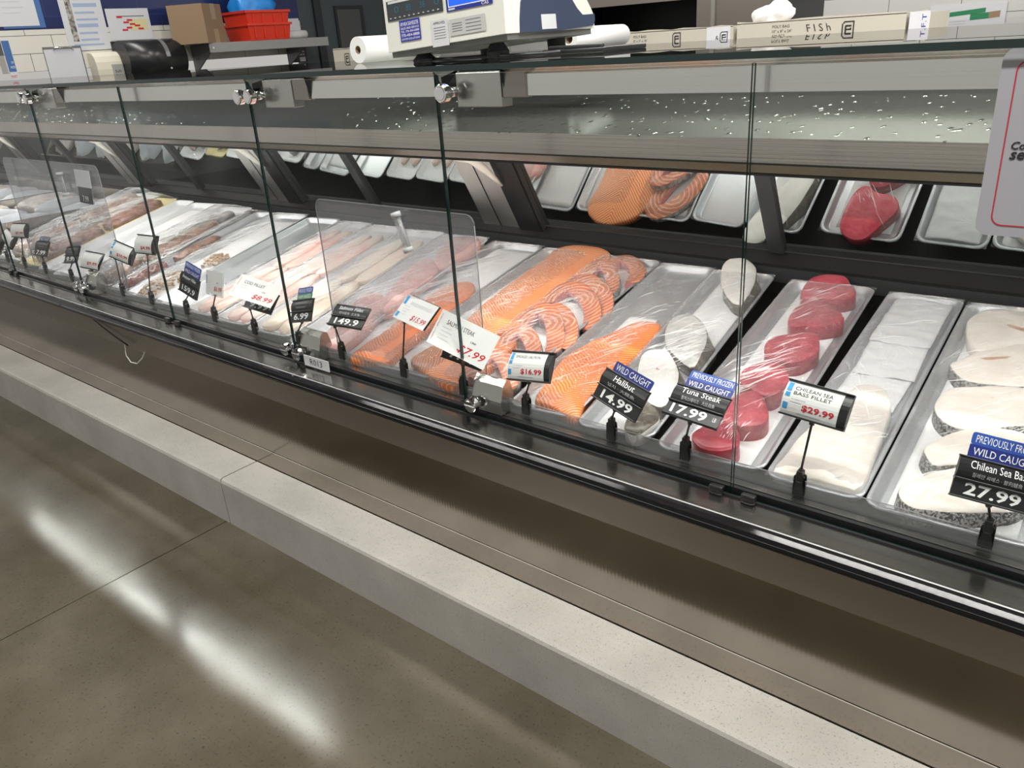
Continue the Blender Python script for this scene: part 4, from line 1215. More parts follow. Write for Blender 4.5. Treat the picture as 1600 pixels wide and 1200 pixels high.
def strips(key, name, mat, n, names, th=0.016, t0=0.03, t1=0.68, rows=2, jitter=0.012):
    """long fillets side by side, in rows up the tray"""
    t, Xf, g, dep, w, ln = TRAYS[key]
    inv = tray_frame(g).inverted() @ Xf
    q = 0
    for r in range(rows):
        a0 = t0 + (t1 - t0) * r / rows + 0.004
        a1 = t0 + (t1 - t0) * (r + 1) / rows - 0.004
        for i in range(n):
            cw = (w - 0.044) / n
            cx = -w / 2 + 0.022 + cw * (i + 0.5)
            hw = cw * 0.50
            dx = R.uniform(-1, 1) * 0.002
            sh = [(-0.6, 0.0), (0.5, 0.01), (0.9, 0.18), (1.0, 0.45), (0.85, 0.75), (0.35, 0.98), (-0.3, 1.0), (-0.85, 0.8), (-1.0, 0.5), (-0.95, 0.2)]
            pts = []
            for u, v in sh:
                p = inv @ Vector((cx + dx + u * hw * R.uniform(0.9, 1.0), a0 + (a1 - a0) * v, 0))
                pts.append((p.x, p.y))
            lay(name, pts, g, th, names[q], 'fish fillet', mat, mat, 0.008, seed=R.randint(0, 99), floor=-dep + 0.0012, group=name.replace('_', ' ') + 's')
            q += 1


strips('k', 'cream_fillet', 'cream', 2, ['lower left cream fillet behind the black price sign', 'lower right cream fillet beside the lowest pink fillet', 'upper left cream fillet next to the blush fillets', 'upper right cream fillet next to the pink fillets'])
strips('j', 'blush_fillet', 'blush', 2, ['lower left blush fillet next to the cod', 'lower right blush fillet next to the cream fillets', 'upper left blush fillet next to the cod', 'upper right blush fillet next to the cream fillets'])
strips('i', 'cod_fillet', 'cod', 2, ['lower left cod fillet beside the empty grey tray', 'lower right cod fillet behind the handwritten cod card', 'upper left cod fillet beside the empty grey tray', 'upper right cod fillet next to the blush fillets'])

# left-hand trays: whole fish, shrimp, squid, meat


def in_tray(key, pts):
    t, Xf, g, dep, w, ln = TRAYS[key]
    inv = tray_frame(g).inverted() @ Xf
    out = []
    for u, v in pts:
        p = inv @ Vector((u * (w / 2 - 0.02), v, 0))
        out.append((p.x, p.y))
    return out


def whole(key, u0, v0, u1, v1, wid, name, label, cat, mat, th, seed, group=None, dome=0.008):
    t, Xf, g, dep, w, ln = TRAYS[key]
    hw = w / 2 - 0.02
    a, b = Vector((u0 * hw, v0)), Vector((u1 * hw, v1))
    d = (b - a).normalized()
    nr = Vector((-d.y, d.x))
    Ln = (b - a).length
    pts = []
    rr = random.Random(seed)
    prof = [(0, 0.25), (0.1, 0.7), (0.3, 1.0), (0.55, 0.95), (0.8, 0.6), (0.95, 0.42), (1.0, 0.3)]
    for f, k in prof:
        pts.append(a + d * Ln * f + nr * wid * k * rr.uniform(0.8, 1.35))
    for f, k in reversed(prof):
        pts.append(a + d * Ln * f - nr * wid * k * rr.uniform(0.8, 1.35))
    lim = hw + 0.004
    pts = [(max(-lim, min(lim, p.x)) / hw, p.y) for p in pts]
    return lay(name, in_tray(key, pts), g, th * 0.82, label, cat, mat, mat, dome, seed=seed, wob=0.010, n=60, floor=-dep + 0.0012, group=group)


whole('e', -0.45, 0.42, 0.2, 0.67, 0.044, 'whole_fish', 'grey fish at the top of the whole-fish tray', 'fish', 'mackerel', 0.022, 21)
whole('e', -0.55, 0.14, -0.5, 0.42, 0.034, 'whole_fish', 'grey fish along the left rim of the whole-fish tray', 'fish', 'mackerel', 0.024, 22)
whole('e', 0.5, 0.20, 0.55, 0.56, 0.040, 'whole_fish', 'brown fish along the right rim of the whole-fish tray', 'fish', 'brownfish', 0.030, 23)
whole('e', 0.0, 0.02, 0.1, 0.20, 0.045, 'fish_piece', 'brown fish piece at the near end of the whole-fish tray', 'fish', 'brownfish', 0.03, 24)
whole('f', 0.0, 0.03, 0.0, 0.22, 0.030, 'fish_piece', 'dark plum fish in the narrow tray', 'fish', 'plumfish', 0.034, 25)
whole('f', 0.0, 0.26, 0.1, 0.48, 0.028, 'fish_piece', 'brown fish in the narrow tray above the plum one', 'fish', 'brownfish', 0.03, 26)
# shrimp heaps
for hx, hy, rx, ry, lab in ((-0.25, 0.12, 0.062, 0.10, 'brown peeled shrimp heap at the near end of the white-lined tray'), (0.25, 0.32, 0.040, 0.05, 'small brown shrimp heap in the middle of the white-lined tray')):
    t, Xf, g, dep, w, ln = TRAYS['g']
    Q = Xf @ Matrix.Translation((hx * (w / 2 - 0.02), hy, -dep + 0.004))
    mb = MB()
    rr = random.Random(int(hx * 100) + 31)
    for k in range(int(95 * rx * ry / 0.0062) + 26):
        a, q = rr.uniform(0, 6.28), math.sqrt(rr.random())
        x, y = math.cos(a) * q * rx, math.sin(a) * q * ry
        z = (1 - q * q) * 0.018 + 0.004
        th = rr.uniform(0, 6.28)
        pth = []
        for s_ in range(5):
            f = -1.0 + s_ * 0.5
            pth.append((x + math.cos(th + f * 1.1) * 0.0085, y + math.sin(th + f * 1.1) * 0.0085, z + rr.uniform(-0.001, 0.002)))
        mb.tube(pth, [0.0035, 0.0045, 0.0043, 0.0036, 0.0018], 'shrimp', 6)
    o = mb.build('shrimp_heap', loc=Q.to_translation(), rot=Q.to_euler())
    tag(o, lab, 'shrimp', kind='stuff')
# squid and meat heaps
whole('a', -0.45, 0.05, -0.4, 0.36, 0.045, 'squid', 'brown squid at the near left of the leftmost tray', 'squid', 'squid', 0.045, 41, 'squid in the leftmost tray', 0.014)
whole('a', 0.45, 0.05, 0.45, 0.34, 0.042, 'squid', 'brown squid at the near right of the leftmost tray', 'squid', 'squid', 0.048, 42, 'squid in the leftmost tray', 0.014)
whole('a', -0.4, 0.38, -0.35, 0.68, 0.045, 'squid', 'brown squid at the far left of the leftmost tray', 'squid', 'squid', 0.045, 43, 'squid in the leftmost tray', 0.014)
whole('a', 0.45, 0.36, 0.45, 0.66, 0.040, 'squid', 'brown squid at the far right of the leftmost tray', 'squid', 'squid', 0.046, 44, 'squid in the leftmost tray', 0.014)
whole('b', -0.35, 0.06, -0.3, 0.36, 0.040, 'meat_piece', 'red-brown piece at the near left of the yellow tray', 'seafood', 'meat', 0.040, 51, 'pieces in the yellow tray', 0.012)
whole('b', 0.5, 0.05, 0.5, 0.34, 0.036, 'meat_piece', 'red-brown piece at the near right of the yellow tray', 'seafood', 'meat', 0.042, 52, 'pieces in the yellow tray', 0.012)
whole('b', -0.3, 0.38, -0.3, 0.66, 0.040, 'meat_piece', 'red-brown piece at the far left of the yellow tray', 'seafood', 'meat', 0.040, 53, 'pieces in the yellow tray', 0.012)
whole('b', 0.5, 0.37, 0.5, 0.65, 0.036, 'meat_piece', 'red-brown piece at the far right of the yellow tray', 'seafood', 'meat', 0.040, 54, 'pieces in the yellow tray', 0.012)

# absorbent paper sheets


def liner(key, u0, u1, v0, v1, label, wr=0.0012, seed=0, lift=0.0, mat='paper', ang=0.0, freq=(16, 22)):
    t, Xf, g, dep, w, ln = TRAYS[key]
    hw = w / 2 - 0.0195
    nu, nv = 16, 40
    vs = []
    for j in range(nv + 1):
        for i in range(nu + 1):
            x = (u0 + (u1 - u0) * i / nu) * hw
            y = v0 + (v1 - v0) * j / nv
            z = -dep + 0.0008 + lift + wr * (1 + noise.noise(Vector((x * freq[0], y * freq[1], seed)))) + wr * 0.5 * (1 + noise.noise(Vector((x * 60, y * 60, seed + 5))))
            vs.append(Vector((x, y, z)))
    cx, cy = 0, (v0 + v1) / 2
    if ang:
        Rm = Matrix.Rotation(ang, 3, 'Z')
        vs = [Rm @ (p - Vector((cx, cy, 0))) + Vector((cx, cy, 0)) for p in vs]
    top = len(vs)
    fs = [(j * (nu + 1) + i, j * (nu + 1) + i + 1, (j + 1) * (nu + 1) + i + 1, (j + 1) * (nu + 1) + i) for j in range(nv) for i in range(nu)]
    mb = MB().add(vs, fs, mat, True)
    o = mb.build('paper_liner', loc=Xf.to_translation(), rot=Xf.to_euler())
    md = o.modifiers.new('thickness', 'SOLIDIFY')
    md.thickness = 0.0006
    md.offset = -1
    return tag(o, label, 'paper')


liner('r', -0.8, 0.85, 0.02, 0.775, 'white absorbent sheet under the red tuna steaks', 0.0006, 1)
liner('q', -0.8, 0.9, 0.02, 0.785, 'white absorbent sheet under the halibut steaks', 0.0006, 2)
liner('t', -0.9, 0.9, 0.03, 0.76, 'white absorbent sheet under the sea bass steaks', 0.0006, 3)
liner('o', -0.9, 0.9, 0.02, 0.775, 'white absorbent sheet under the horseshoe salmon steaks', 0.0006, 4)
liner('p', -0.5, 0.7, 0.02, 0.50, 'white absorbent sheet under the lone orange fillet', 0.0006, 5)
liner('m', -0.85, 0.95, 0.02, 0.78, 'long white sheet lining the tray of the tapered salmon fillet', 0.0014, 6, freq=(30, 14))
liner('n', -0.95, 0.95, 0.02, 0.78, 'white absorbent sheet under the two long salmon fillets', 0.0006, 12)
liner('g', -0.95, 0.95, 0.03, 0.71, 'white sheet lining the shrimp tray', 0.001, 7)
liner('s', -0.97, 0.97, 0.56, 0.785, 'topmost crumpled white sheet in the tray beside the tuna', 0.006, 8, lift=0.004, freq=(22, 30))
liner('s', -0.92, 0.95, 0.42, 0.60, 'crumpled white sheet in the middle of the tray beside the tuna', 0.005, 9, lift=0.001, ang=0.04, freq=(22, 30))
liner('s', -0.95, 0.9, 0.30, 0.44, 'lowest white sheet, just above the long ivory fillet', 0.004, 10, ang=-0.03, freq=(22, 30))
liner('d', -0.95, 0.95, 0.03, 0.68, 'white sheet in the empty tray left of the grey whole fish', 0.0006, 11)

# ------------------------------------------------------------------ bins of bagged ice at the far left end
for bx0, bx1, lab in ((-4.88, -4.12, 'stainless bin beside the squid tray holding bagged ice'), (-5.70, -4.90, 'stainless bin at the far left end holding blue-printed bags')):
    t = thing('steel_bin', lab, 'bin', ((bx0 + bx1) / 2, 1.6, 0.578))
    w = (bx1 - bx0) / 2
    mb = MB()
    Y0, Y1, H = -0.37, 0.36, 0.10
    mb.box((-w, Y0, 0.02), (w, Y1, 0.03), 'steel_dark')
    for lo, hi in (((-w, Y0, 0.03), (-w + 0.006, Y1, H)), ((w - 0.006, Y0, 0.03), (w, Y1, H)), ((-w + 0.006, Y0, 0.03), (w - 0.006, Y0 + 0.006, H - 0.03)), ((-w + 0.006, Y1 - 0.006, 0.03), (w - 0.006, Y1, H + 0.03))):
        mb.box(lo, hi, 'steel_dark')
    mb.build('body', t)
    for k in range(6):
        px, py = -w + 0.12 + (k % 3) * (2 * w - 0.24) / 2, -0.20 + (k // 3) * 0.36
        bm = bmesh.new()
        bmesh.ops.create_icosphere(bm, subdivisions=3, radius=1.0)
        for v in bm.verts:
            n_ = v.co.copy()
            f = 1 + 0.22 * noise.noise(n_ * 2.4 + Vector((k * 3.3, bx0, 0))) + 0.08 * noise.noise(n_ * 7)
            v.co = Vector((n_.x * 0.115 * f, n_.y * 0.16 * f, max(-0.03, n_.z * 0.05 * f)))
        o = MB().bm(bm, 'bag' if k % 3 else 'crab', smooth=True).build('ice_bag')
        o.location = ((bx0 + bx1) / 2 + px, 1.6 + py, 0.640)
        pos = ('near left', 'near middle', 'near right', 'far left', 'far middle', 'far right')[k]
        tag(o, 'clear bag at the %s of the %s' % (pos, 'bin beside the squid tray' if bx0 > -4.9 else 'bin at the far left end'), 'bag', 'bags in the steel bins')

# ------------------------------------------------------------------ price signs on clips


def sign_root(name, label, pos, rot, group=None):
    t = thing(name, label, 'price sign', pos, rot, group)
    return t


def clip_parts(t, foot, w, h, stem_to):
    """spring clip gripping the clear lip, with its ball stem up to the holder; in world space then carried into the sign's frame"""
    inv = t.matrix_basis.inverted() if False else (Matrix.Translation(t.location) @ Euler(t.rotation_euler).to_matrix().to_4x4()).inverted()
    fx, fy, fz = foot
    hz = 0.048
    mb = MB()
    # front and back jaws (waisted), a hinge barrel, small flange
    for s in (-1, 1):
        y0 = fy - 0.005 + s * 0.0055
        prof = [(-0.0100, 0.0), (0.0100, 0.0), (0.0088, 0.012), (0.0058, 0.026), (0.0092, 0.036), (0.0070, 0.0385), (-0.0070, 0.0385), (-0.0092, 0.036), (-0.0058, 0.026), (-0.0088, 0.012)]
        X = Matrix(((1, 0, 0, fx), (0, 0, -s, y0), (0, 1, 0, fz), (0, 0, 0, 1)))
        if s == 1:
            X = Matrix(((-1, 0, 0, fx), (0, 0, 1, y0), (0, 1, 0, fz), (0, 0, 0, 1)))
        else:
            X = Matrix(((1, 0, 0, fx), (0, 0, -1, y0), (0, 1, 0, fz), (0, 0, 0, 1)))
        mb.poly([Vector(p) for p in prof], 'black', X, 0.004)
    mb.bbox((fx - 0.0055, fy - 0.0115, fz + 0.026), (fx + 0.0055, fy + 0.0015, fz + 0.047), 'black', 0.0015)
    mb.tube([(fx - 0.008, fy - 0.005, fz + 0.021), (fx + 0.008, fy - 0.005, fz + 0.021)], 0.0042, 'black', 12)
    mb.v = [inv @ p for p in mb.v]
    mb.build('clip', t)
    st = MB()
    a = Vector((fx, fy - 0.005, fz + 0.046))
    b = (Matrix.Translation(t.location) @ Euler(t.rotation_euler).to_matrix().to_4x4()) @ Vector((stem_to, 0.006, -h / 2 + 0.004))
    d = b - a
    if d.length < 0.004:
        b = a + Vector((0, 0, 0.004))
        d = b - a
    st.tube([a, b], 0.0021, 'black', 8)
    st.tube([a - Vector((0, 0, 0.002)), a + d.normalized() * 0.004], 0.0042, 'black', 10)
    e = d.normalized()
    st.tube([b - e * 0.009, b - e * 0.001], 0.0046, 'black', 10)
    st.v = [inv @ p for p in st.v]
    st.build('stem', t)


def face(yoff, tilt_z=None):
    return lambda x, z: Vector((x, -yoff, z))


def topper(t, w, h, bands, ext, dx=0.0):
    """coloured strips rising behind the holder: bands = [(text, material)] top first"""
    bh = ext / len(bands)
    mb = MB()
    z = h / 2 + ext
    for i, (txt, mat) in enumerate(bands):
        lo, hi = z - bh, z
        pts = rrect(-w / 2, w / 2, lo, hi + 0.0, 0.004 if i == 0 else 0.0008, 3)
        X = Matrix(((1, 0, 0, dx), (0, 0, -1, 0.0015), (0, 1, 0, 0), (0, 0, 0, 1)))
        mb.poly(pts, mat, X, 0.001)
        mb.text(txt, lambda x, y: Vector((x + dx, 0.0009, y)), 'white', w=w * 0.88, h=bh * 0.60, y=(lo + hi) / 2)
        z -= bh
    mb.box((dx - w / 2, 0.0016, h / 2 - 0.012), (dx + w / 2, 0.0022, h / 2 + 0.001), bands[-1][1])
    mb.build('topper', t)


def black_holder(t, w, h, name, sub, price, unit=None, price_dx=0.0, bars=False):
    mb = MB()
    mid = -h * 0.06
    # price half (flat) and name half (rolled), three ridges
    mb.prism([(-0.001, -h / 2), (0.0025, -h / 2), (0.0025, mid), (-0.001, mid)], -w / 2, w / 2, 'sign_black')
    top = []
    for k in range(7):
        u = k / 6
        top.append((-0.001 - 0.0045 * math.sin(math.pi * min(1, u * 1.0)), mid + (h / 2 - mid) * u))
    prof = top + [(0.0025, h / 2), (0.0025, mid)]
    mb.prism(prof, -w / 2, w / 2, 'sign_black')
    for z, d in ((-h / 2, 0.006), (mid, 0.0062), (h / 2 - 0.001, 0.0035)):
        mb.bbox((-w / 2 - 0.001, -d, z - 0.0014), (w / 2 + 0.001, 0.003, z + 0.0014), 'sign_black', 0.0006, 1)
    zn0, zn1 = mid, h / 2

    def nf(x, z):
        u = (z - zn0) / (zn1 - zn0)
        return Vector((x, -0.0016 - 0.0045 * math.sin(math.pi * max(0, min(1, u))), z))
    if name:
        mb.text(name, nf, 'white', w=min(w * 0.72, 0.0082 * len(name)), h=(zn1 - zn0) * 0.34, y=zn0 + (zn1 - zn0) * 0.70)
    if sub:
        mb.text(sub, nf, 'lgrey', w=w * 0.62, h=(zn1 - zn0) * 0.2, y=zn0 + (zn1 - zn0) * 0.27)
    if bars:
        for za, wa in ((0.68, 0.30), (0.34, 0.24)):
            z = zn0 + (zn1 - zn0) * za
            hh = (zn1 - zn0) * (0.09 if za > 0.5 else 0.06)
            q = [nf(-w * wa, z - hh), nf(w * wa, z - hh), nf(w * wa, z + hh), nf(-w * wa, z + hh)]
            mb.add([p + Vector((0, -0.0003, 0)) for p in q], [(0, 1, 2, 3)], 'strip_grey')
    ph = (mid + h / 2) * 0.68
    pz = -h / 2 + (mid + h / 2) * 0.53
    if price:
        mb.text(price, lambda x, z: Vector((x, -0.0014, z)), 'white', w=w * (0.66 if unit else 0.70), h=ph, x=price_dx, y=pz, bold=0.022)
    if unit:
        mb.text(unit, lambda x, z: Vector((x, -0.0014, z)), 'white', h=ph * 0.42, w=w * 0.06, x=w * 0.40, y=pz)
    return mb.build('holder', t)


def card_holder(t, w, h, title, price, endplate=True, lines=True, blue=True, dim=False):
    """white card bent forward between two black lips"""
    mb = MB()
    n = 9
    bulge = 0.010
    prof = []
    for k in range(n + 1):
        u = k / n
        prof.append((-0.001 - bulge * math.sin(math.pi * u) ** 0.8, -h / 2 + h * u))
    back = [(y + 0.0008, z) for y, z in reversed(prof)]
    mb.prism(prof + back, -w / 2 + 0.001, w / 2 - 0.014 if endplate else w / 2 - 0.001, 'paper', smooth=False)

    def cf(x, z):
        u = max(0.0, min(1.0, (z + h / 2) / h))
        return Vector((x, -0.0016 - bulge * math.sin(math.pi * u) ** 0.8, z))
    wr = w - (0.014 if endplate else 0)
    x0 = -w / 2

    def patch(xa, xb, za, zb, mat, k=4):
        vs, fs = [], []
        for i in range(k + 1):
            z = za + (zb - za) * i / k
            vs += [cf(xa, z), cf(xb, z)]
        for i in range(k):
            fs.append((2 * i, 2 * i + 1, 2 * i + 3, 2 * i + 2))
        mb.add(vs, fs, mat)
    if blue:
        patch(x0 + 0.004, x0 + 0.012, h * 0.18, h * 0.42, 'sky')
        patch(x0 + 0.004, x0 + 0.012, h * 0.02, h * 0.14, 'sky')
        patch(x0 + 0.004, x0 + 0.012, -h * 0.34, -h * 0.16, 'sky')
    if title:
        for i, ln in enumerate(title):
            mb.text(ln, cf, 'ink', w=min(wr * 0.66, 0.0075 * len(ln)), h=h * 0.10, x=x0 + 0.014 + wr * 0.36, y=h * (0.30 - 0.14 * i))
    if lines:
        for i, (a, b) in enumerate(((0.16, 0.42), (0.16, 0.36))):
            z = h * (-0.02 - 0.09 * i)
            patch(x0 + wr * a, x0 + wr * b, z - 0.0005, z + 0.0005, 'lgrey', 1)
        patch(x0 + wr * 0.30, x0 + wr * 0.72, -h * 0.38 - 0.0005, -h * 0.38 + 0.0005, 'lgrey', 1)
    if price:
        mb.text(price, cf, 'red_ink', w=wr * 0.56, h=h * 0.20, x=x0 + wr * 0.66, y=-h * 0.22, bold=0.025)
    mb.build('price_card', t)
    fr = MB()
    for z in (-h / 2, h / 2):
        fr.bbox((-w / 2, -0.006, z - 0.0015), (w / 2, 0.004, z + 0.0015), 'sign_black', 0.0006, 1)
    fr.box((-w / 2, 0.0005, -h / 2), (w / 2, 0.003, h / 2), 'sign_black')
    if endplate:
        fr.prism([(y - 0.001, z) for y, z in prof] + [(0.003, h / 2), (0.003, -h / 2)], w / 2 - 0.0138, w / 2, 'sign_black')
    fr.build('holder', t)


def paper_card(t, w, h, title, price, edge_text=None, blue=False, X=None):
    """loose rectangular card with handwriting, tucked in front of a black holder"""
    X = X or Matrix.Identity(4)
    mb = MB()
    mb.box((-w / 2, 0.0, -h / 2), (w / 2, 0.0006, h / 2), 'paper', xf=X)
    f = lambda x, z: X @ Vector((x, -0.0004, z))
    if edge_text:
        mb.text(edge_text, lambda x, z: X @ Vector((-w / 2 + 0.006 - z, -0.0004, x)), 'pink_ink', w=h * 0.8, h=0.0035)
    if blue:
        for za, zb in ((0.12, 0.44), (-0.42, -0.22)):
            mb.add([f(-w / 2 + 0.003, za * h), f(-w / 2 + 0.013, za * h), f(-w / 2 + 0.013, zb * h), f(-w / 2 + 0.003, zb * h)], [(0, 1, 2, 3)], 'sky')
    if title:
        mb.text(title, f, 'ink' if not blue else 'lgrey', w=w * (0.48 if not blue else 0.66), h=h * 0.13, x=-w * 0.10 if not blue else w * 0.06, y=h * 0.24)
    for i in range(4):
        z = h * (0.08 - 0.11 * i)
        a, b = -w * 0.38, -w * (0.22 - 0.03 * (i % 2))
        mb.add([f(a, z - 0.0006), f(b, z - 0.0006), f(b, z + 0.0006), f(a, z + 0.0006)], [(0, 1, 2, 3)], 'lgrey')
    if not blue:
        mb.text('LB#', f, 'ink', w=w * 0.09, h=h * 0.06, x=w * 0.18, y=h * 0.02)
    mb.text(price, f, 'red_ink', w=w * 0.46, h=h * 0.24, x=w * 0.22, y=-h * 0.26, shear=0.25, bold=0.008)
    return mb


SG = {
    'S1': ((-3.763, 1.2057, 0.6651), (-0.529, 0.392, -0.044), 0.092, 0.055, (-3.842, 1.205, 0.557)),
    'S2': ((-3.6156, 1.2056, 0.714), (-0.405, -0.012, 0.256), 0.097, 0.056, (-3.662, 1.205, 0.555)),
    'S3': ((-3.4484, 1.2055, 0.6568), (-0.525, -0.034, 0.083), 0.100, 0.060, (-3.458, 1.205, 0.556)),
    'S4': ((-3.1731, 1.2054, 0.663), (-0.553, -0.126, 0.056), 0.1045, 0.063, (-3.22, 1.205, 0.555)),
    'S5': ((-3.0098, 1.2054, 0.6584), (-0.634, 0.032, 0.139), 0.1055, 0.0625, (-3.02, 1.205, 0.555)),
    'S6': ((-2.7443, 1.2055, 0.7164), (-0.455, 0.284, 0.252), 0.100, 0.058, (-2.813, 1.205, 0.556)),
    'S7': ((-2.5611, 1.2055, 0.7637), (-0.455, 0.007, 0.174), 0.0994, 0.060, (-2.610, 1.205, 0.555)),
    'S8': ((-2.3459, 1.2056, 0.6565), (-0.284, 0.247, 0.014), 0.097, 0.060, (-2.386, 1.205, 0.556)),
    'S9': ((-2.1936, 1.2052, 0.6848), (-0.262, -0.03, -0.083), 0.108, 0.068, (-2.222, 1.205, 0.560)),
    'S10': ((-1.9576, 1.2054, 0.6638), (-0.709, 0.119, 0.151), 0.1066, 0.060, (-2.011, 1.205, 0.556)),
    'S11': ((-1.7696, 1.2055, 0.6648), (-0.498, -0.226, -0.026), 0.1013, 0.061, (-1.798, 1.205, 0.556)),
    'S12': ((-1.5709, 1.2054, 0.6798), (-0.926, 0.036, 0.218), 0.1047, 0.0617, (-1.616, 1.205, 0.558)),
    'S13': ((-1.318, 1.212, 0.729), (-0.857, 0.064, -0.178), 0.106, 0.064, (-1.381, 1.205, 0.558)),
    'S14': ((-1.176, 1.2056, 0.6629), (-0.35, 0.24, 0.25), 0.102, 0.058, (-1.184, 1.205, 0.556)),
    'S15': ((-0.9849, 1.2053, 0.6648), (-0.586, -0.126, 0.036), 0.1117, 0.0623, (-1.0, 1.205, 0.554)),
    'S16': ((-0.7642, 1.2051, 0.6532), (-0.576, 0.125, -0.276), 0.1229, 0.0636, (-0.783, 1.205, 0.552)),
    'S17': ((-0.6029, 1.2054, 0.6674), (-0.948, 0.079, 0.012), 0.1067, 0.0651, (-0.62, 1.205, 0.555)),
    'S18': ((-0.3905, 1.2054, 0.722), (-0.515, 0.048, -0.033), 0.1085, 0.058, (-0.404, 1.205, 0.551)),
    'S19': ((-0.1246, 1.2055, 0.6587), (-0.414, 0.227, 0.427), 0.112, 0.0611, (-0.121, 1.205, 0.555)),
}


def sg(k, label, name='price_sign'):
    pos, rot, w, h, foot = SG[k]
    t = sign_root(name, label, pos, rot)
    clip_parts(t, foot, w, h, max(-w * 0.35, min(w * 0.35, foot[0] - pos[0])) if k in ('S12', 'S13', 'S6', 'S10') else 0.0)
    return t, w, h


t, w, h = sg('S1', 'small white card holder tilted left, first sign from the left end')
card_holder(t, w, h, None, None, blue=False)
t, w, h = sg('S2', 'white card holder on a tall stem, second sign from the left end')
card_holder(t, w, h, None, '$5.99', blue=False)
t, w, h = sg('S3', 'black sign reading 7.99 with a navy topper, near the left end')
black_holder(t, w, h, None, None, '7.99', bars=True)
topper(t, w * 0.82, h, [('WILD CAUGHT', 'navy_sign')], 0.02)
t, w, h = sg('S4', 'black sign reading 9.99 with a pale clear topper, before the empty white trays')
black_holder(t, w, h, None, None, '9.99', bars=True)
topper(t, w * 0.85, h, [('', 'frame_grey')], 0.018)
t, w, h = sg('S5', 'low white card holder just behind the far steel hinge block')
card_holder(t, w, h, None, '$9.99', endplate=False, blue=False)
t, w, h = sg('S6', 'tilted white card holder with a light blue left edge, left of the tall one')
card_holder(t, w, h, None, '$10.99')
t, w, h = sg('S7', 'white card holder on the tallest black stem')
card_holder(t, w, h, None, '$4.99', blue=False)
t, w, h = sg('S8', 'black sign reading 15.99 with two blue strips, left of the cod card')
black_holder(t, w, h, 'Snapper Fillet', None, '159.9')
topper(t, w * 0.86, h, [('PREVIOUSLY FROZEN', 'blue_sign'), ('WILD CAUGHT', 'navy_sign')], 0.037)
t, w, h = sg('S9', 'dim white card reading $6.99 in a clear holder, left of the cod card')
mb = paper_card(t, w * 0.98, h, None, '$6.99')
mb.box((-w * 0.47, -0.0003, -h * 0.1), (-w * 0.43, -0.0001, h * 0.3), 'poster_blue')
mb.build('price_card', t)
MB().box((-w / 2, 0.0012, -h / 2 - 0.006), (w / 2, 0.003, h / 2), 'lip').build('holder', t)
t, w, h = sg('S10', 'white handwritten cod fillet card in front of a black 9.99 sign')
black_holder(t, w, h, None, None, '9.99', 'LB')
R0 = (Matrix.Translation(t.location) @ Euler(t.rotation_euler).to_matrix().to_4x4()).inverted()
Xc = R0 @ Matrix.Translation((-1.9446, 1.186, 0.7005)) @ Euler((-0.92, 0.24, 0.33)).to_matrix().to_4x4()
paper_card(t, 0.138, 0.074, 'COD FILLET', '$8.99', 'WEEKLY SPECIALS', X=Xc).build('handwritten_card', t)
t, w, h = sg('S11', 'black sign reading 6.99 with blue and green strips, right behind a pane joint')
black_holder(t, w, h, None, None, '6.99', bars=True)
topper(t, w * 0.72, h, [('PREVIOUSLY FROZEN', 'blue_sign'), ('FARM RAISED', 'green_sign')], 0.034)
t, w, h = sg('S12', 'black salmon fillet sign reading 14.99 without any topper')
black_holder(t, w, h, 'Salmon Fillet', '연어필렛  三文魚', '149.9')
t, w, h = sg('S13', 'white card reading $15.99 clipped over a black sign on a tall stem')
black_holder(t, w, h, None, None, '12.99')
R0 = (Matrix.Translation(t.location) @ Euler(t.rotation_euler).to_matrix().to_4x4()).inverted()
Xc = R0 @ Matrix.Translation((-1.3127, 1.196, 0.7365)) @ Euler((-0.857, 0.064, -0.178)).to_matrix().to_4x4()
paper_card(t, 0.122, 0.066, 'SMOKED SALMON FILLET', '$15.99', blue=True, X=Xc).build('handwritten_card', t)
t, w, h = sg('S14', 'large handwritten salmon steak card over a black 7.99 sign')
black_holder(t, w, h, None, None, '7.99', 'LB')
R0 = (Matrix.Translation(t.location) @ Euler(t.rotation_euler).to_matrix().to_4x4()).inverted()
Xc = R0 @ Matrix.Translation((-1.1596, 1.1865, 0.701)) @ Euler((-0.62, 0.29, 0.12)).to_matrix().to_4x4()
paper_card(t, 0.156, 0.082, 'SALMON STEAK', '$7.99', 'WEEKLY SPECIALS', X=Xc).build('handwritten_card', t)
t, w, h = sg('S15', 'white smoked salmon card reading $16.99 in a black holder')
card_holder(t, w, h, ['SMOKED SALMON'], '$16.99')
t, w, h = sg('S16', 'black halibut sign reading 14.99 with one navy strip')
black_holder(t, w, h, 'Halibut', '넙치 · 大鰈魚', '14.99')
topper(t, w * 0.86, h, [('WILD CAUGHT', 'navy_sign')], 0.021, 0.004)
t, w, h = sg('S17', 'black tuna steak sign reading 17.99 with two blue strips')
black_holder(t, w, h, 'Tuna Steak', '참치스테이크 · 大比目魚', '17.99', 'LB', -0.008)
topper(t, w * 0.86, h, [('PREVIOUSLY FROZEN', 'blue_sign'), ('WILD CAUGHT', 'navy_sign')], 0.037, 0.004)
t, w, h = sg('S18', 'white Chilean sea bass card reading $29.99 on a thin stem')
card_holder(t, w, h, ['CHILEAN SEA', 'BASS FILLET'], '$29.99')
t, w, h = sg('S19', 'black Chilean sea bass sign reading 27.99 at the right edge')
black_holder(t, w, h, 'Chilean Sea Bass', '칠레안 씨배스 · 智利鱸魚', '27.99')
topper(t, w * 0.9, h, [('PREVIOUSLY FROZEN', 'blue_sign'), ('WILD CAUGHT', 'navy_sign')], 0.037, 0.004)

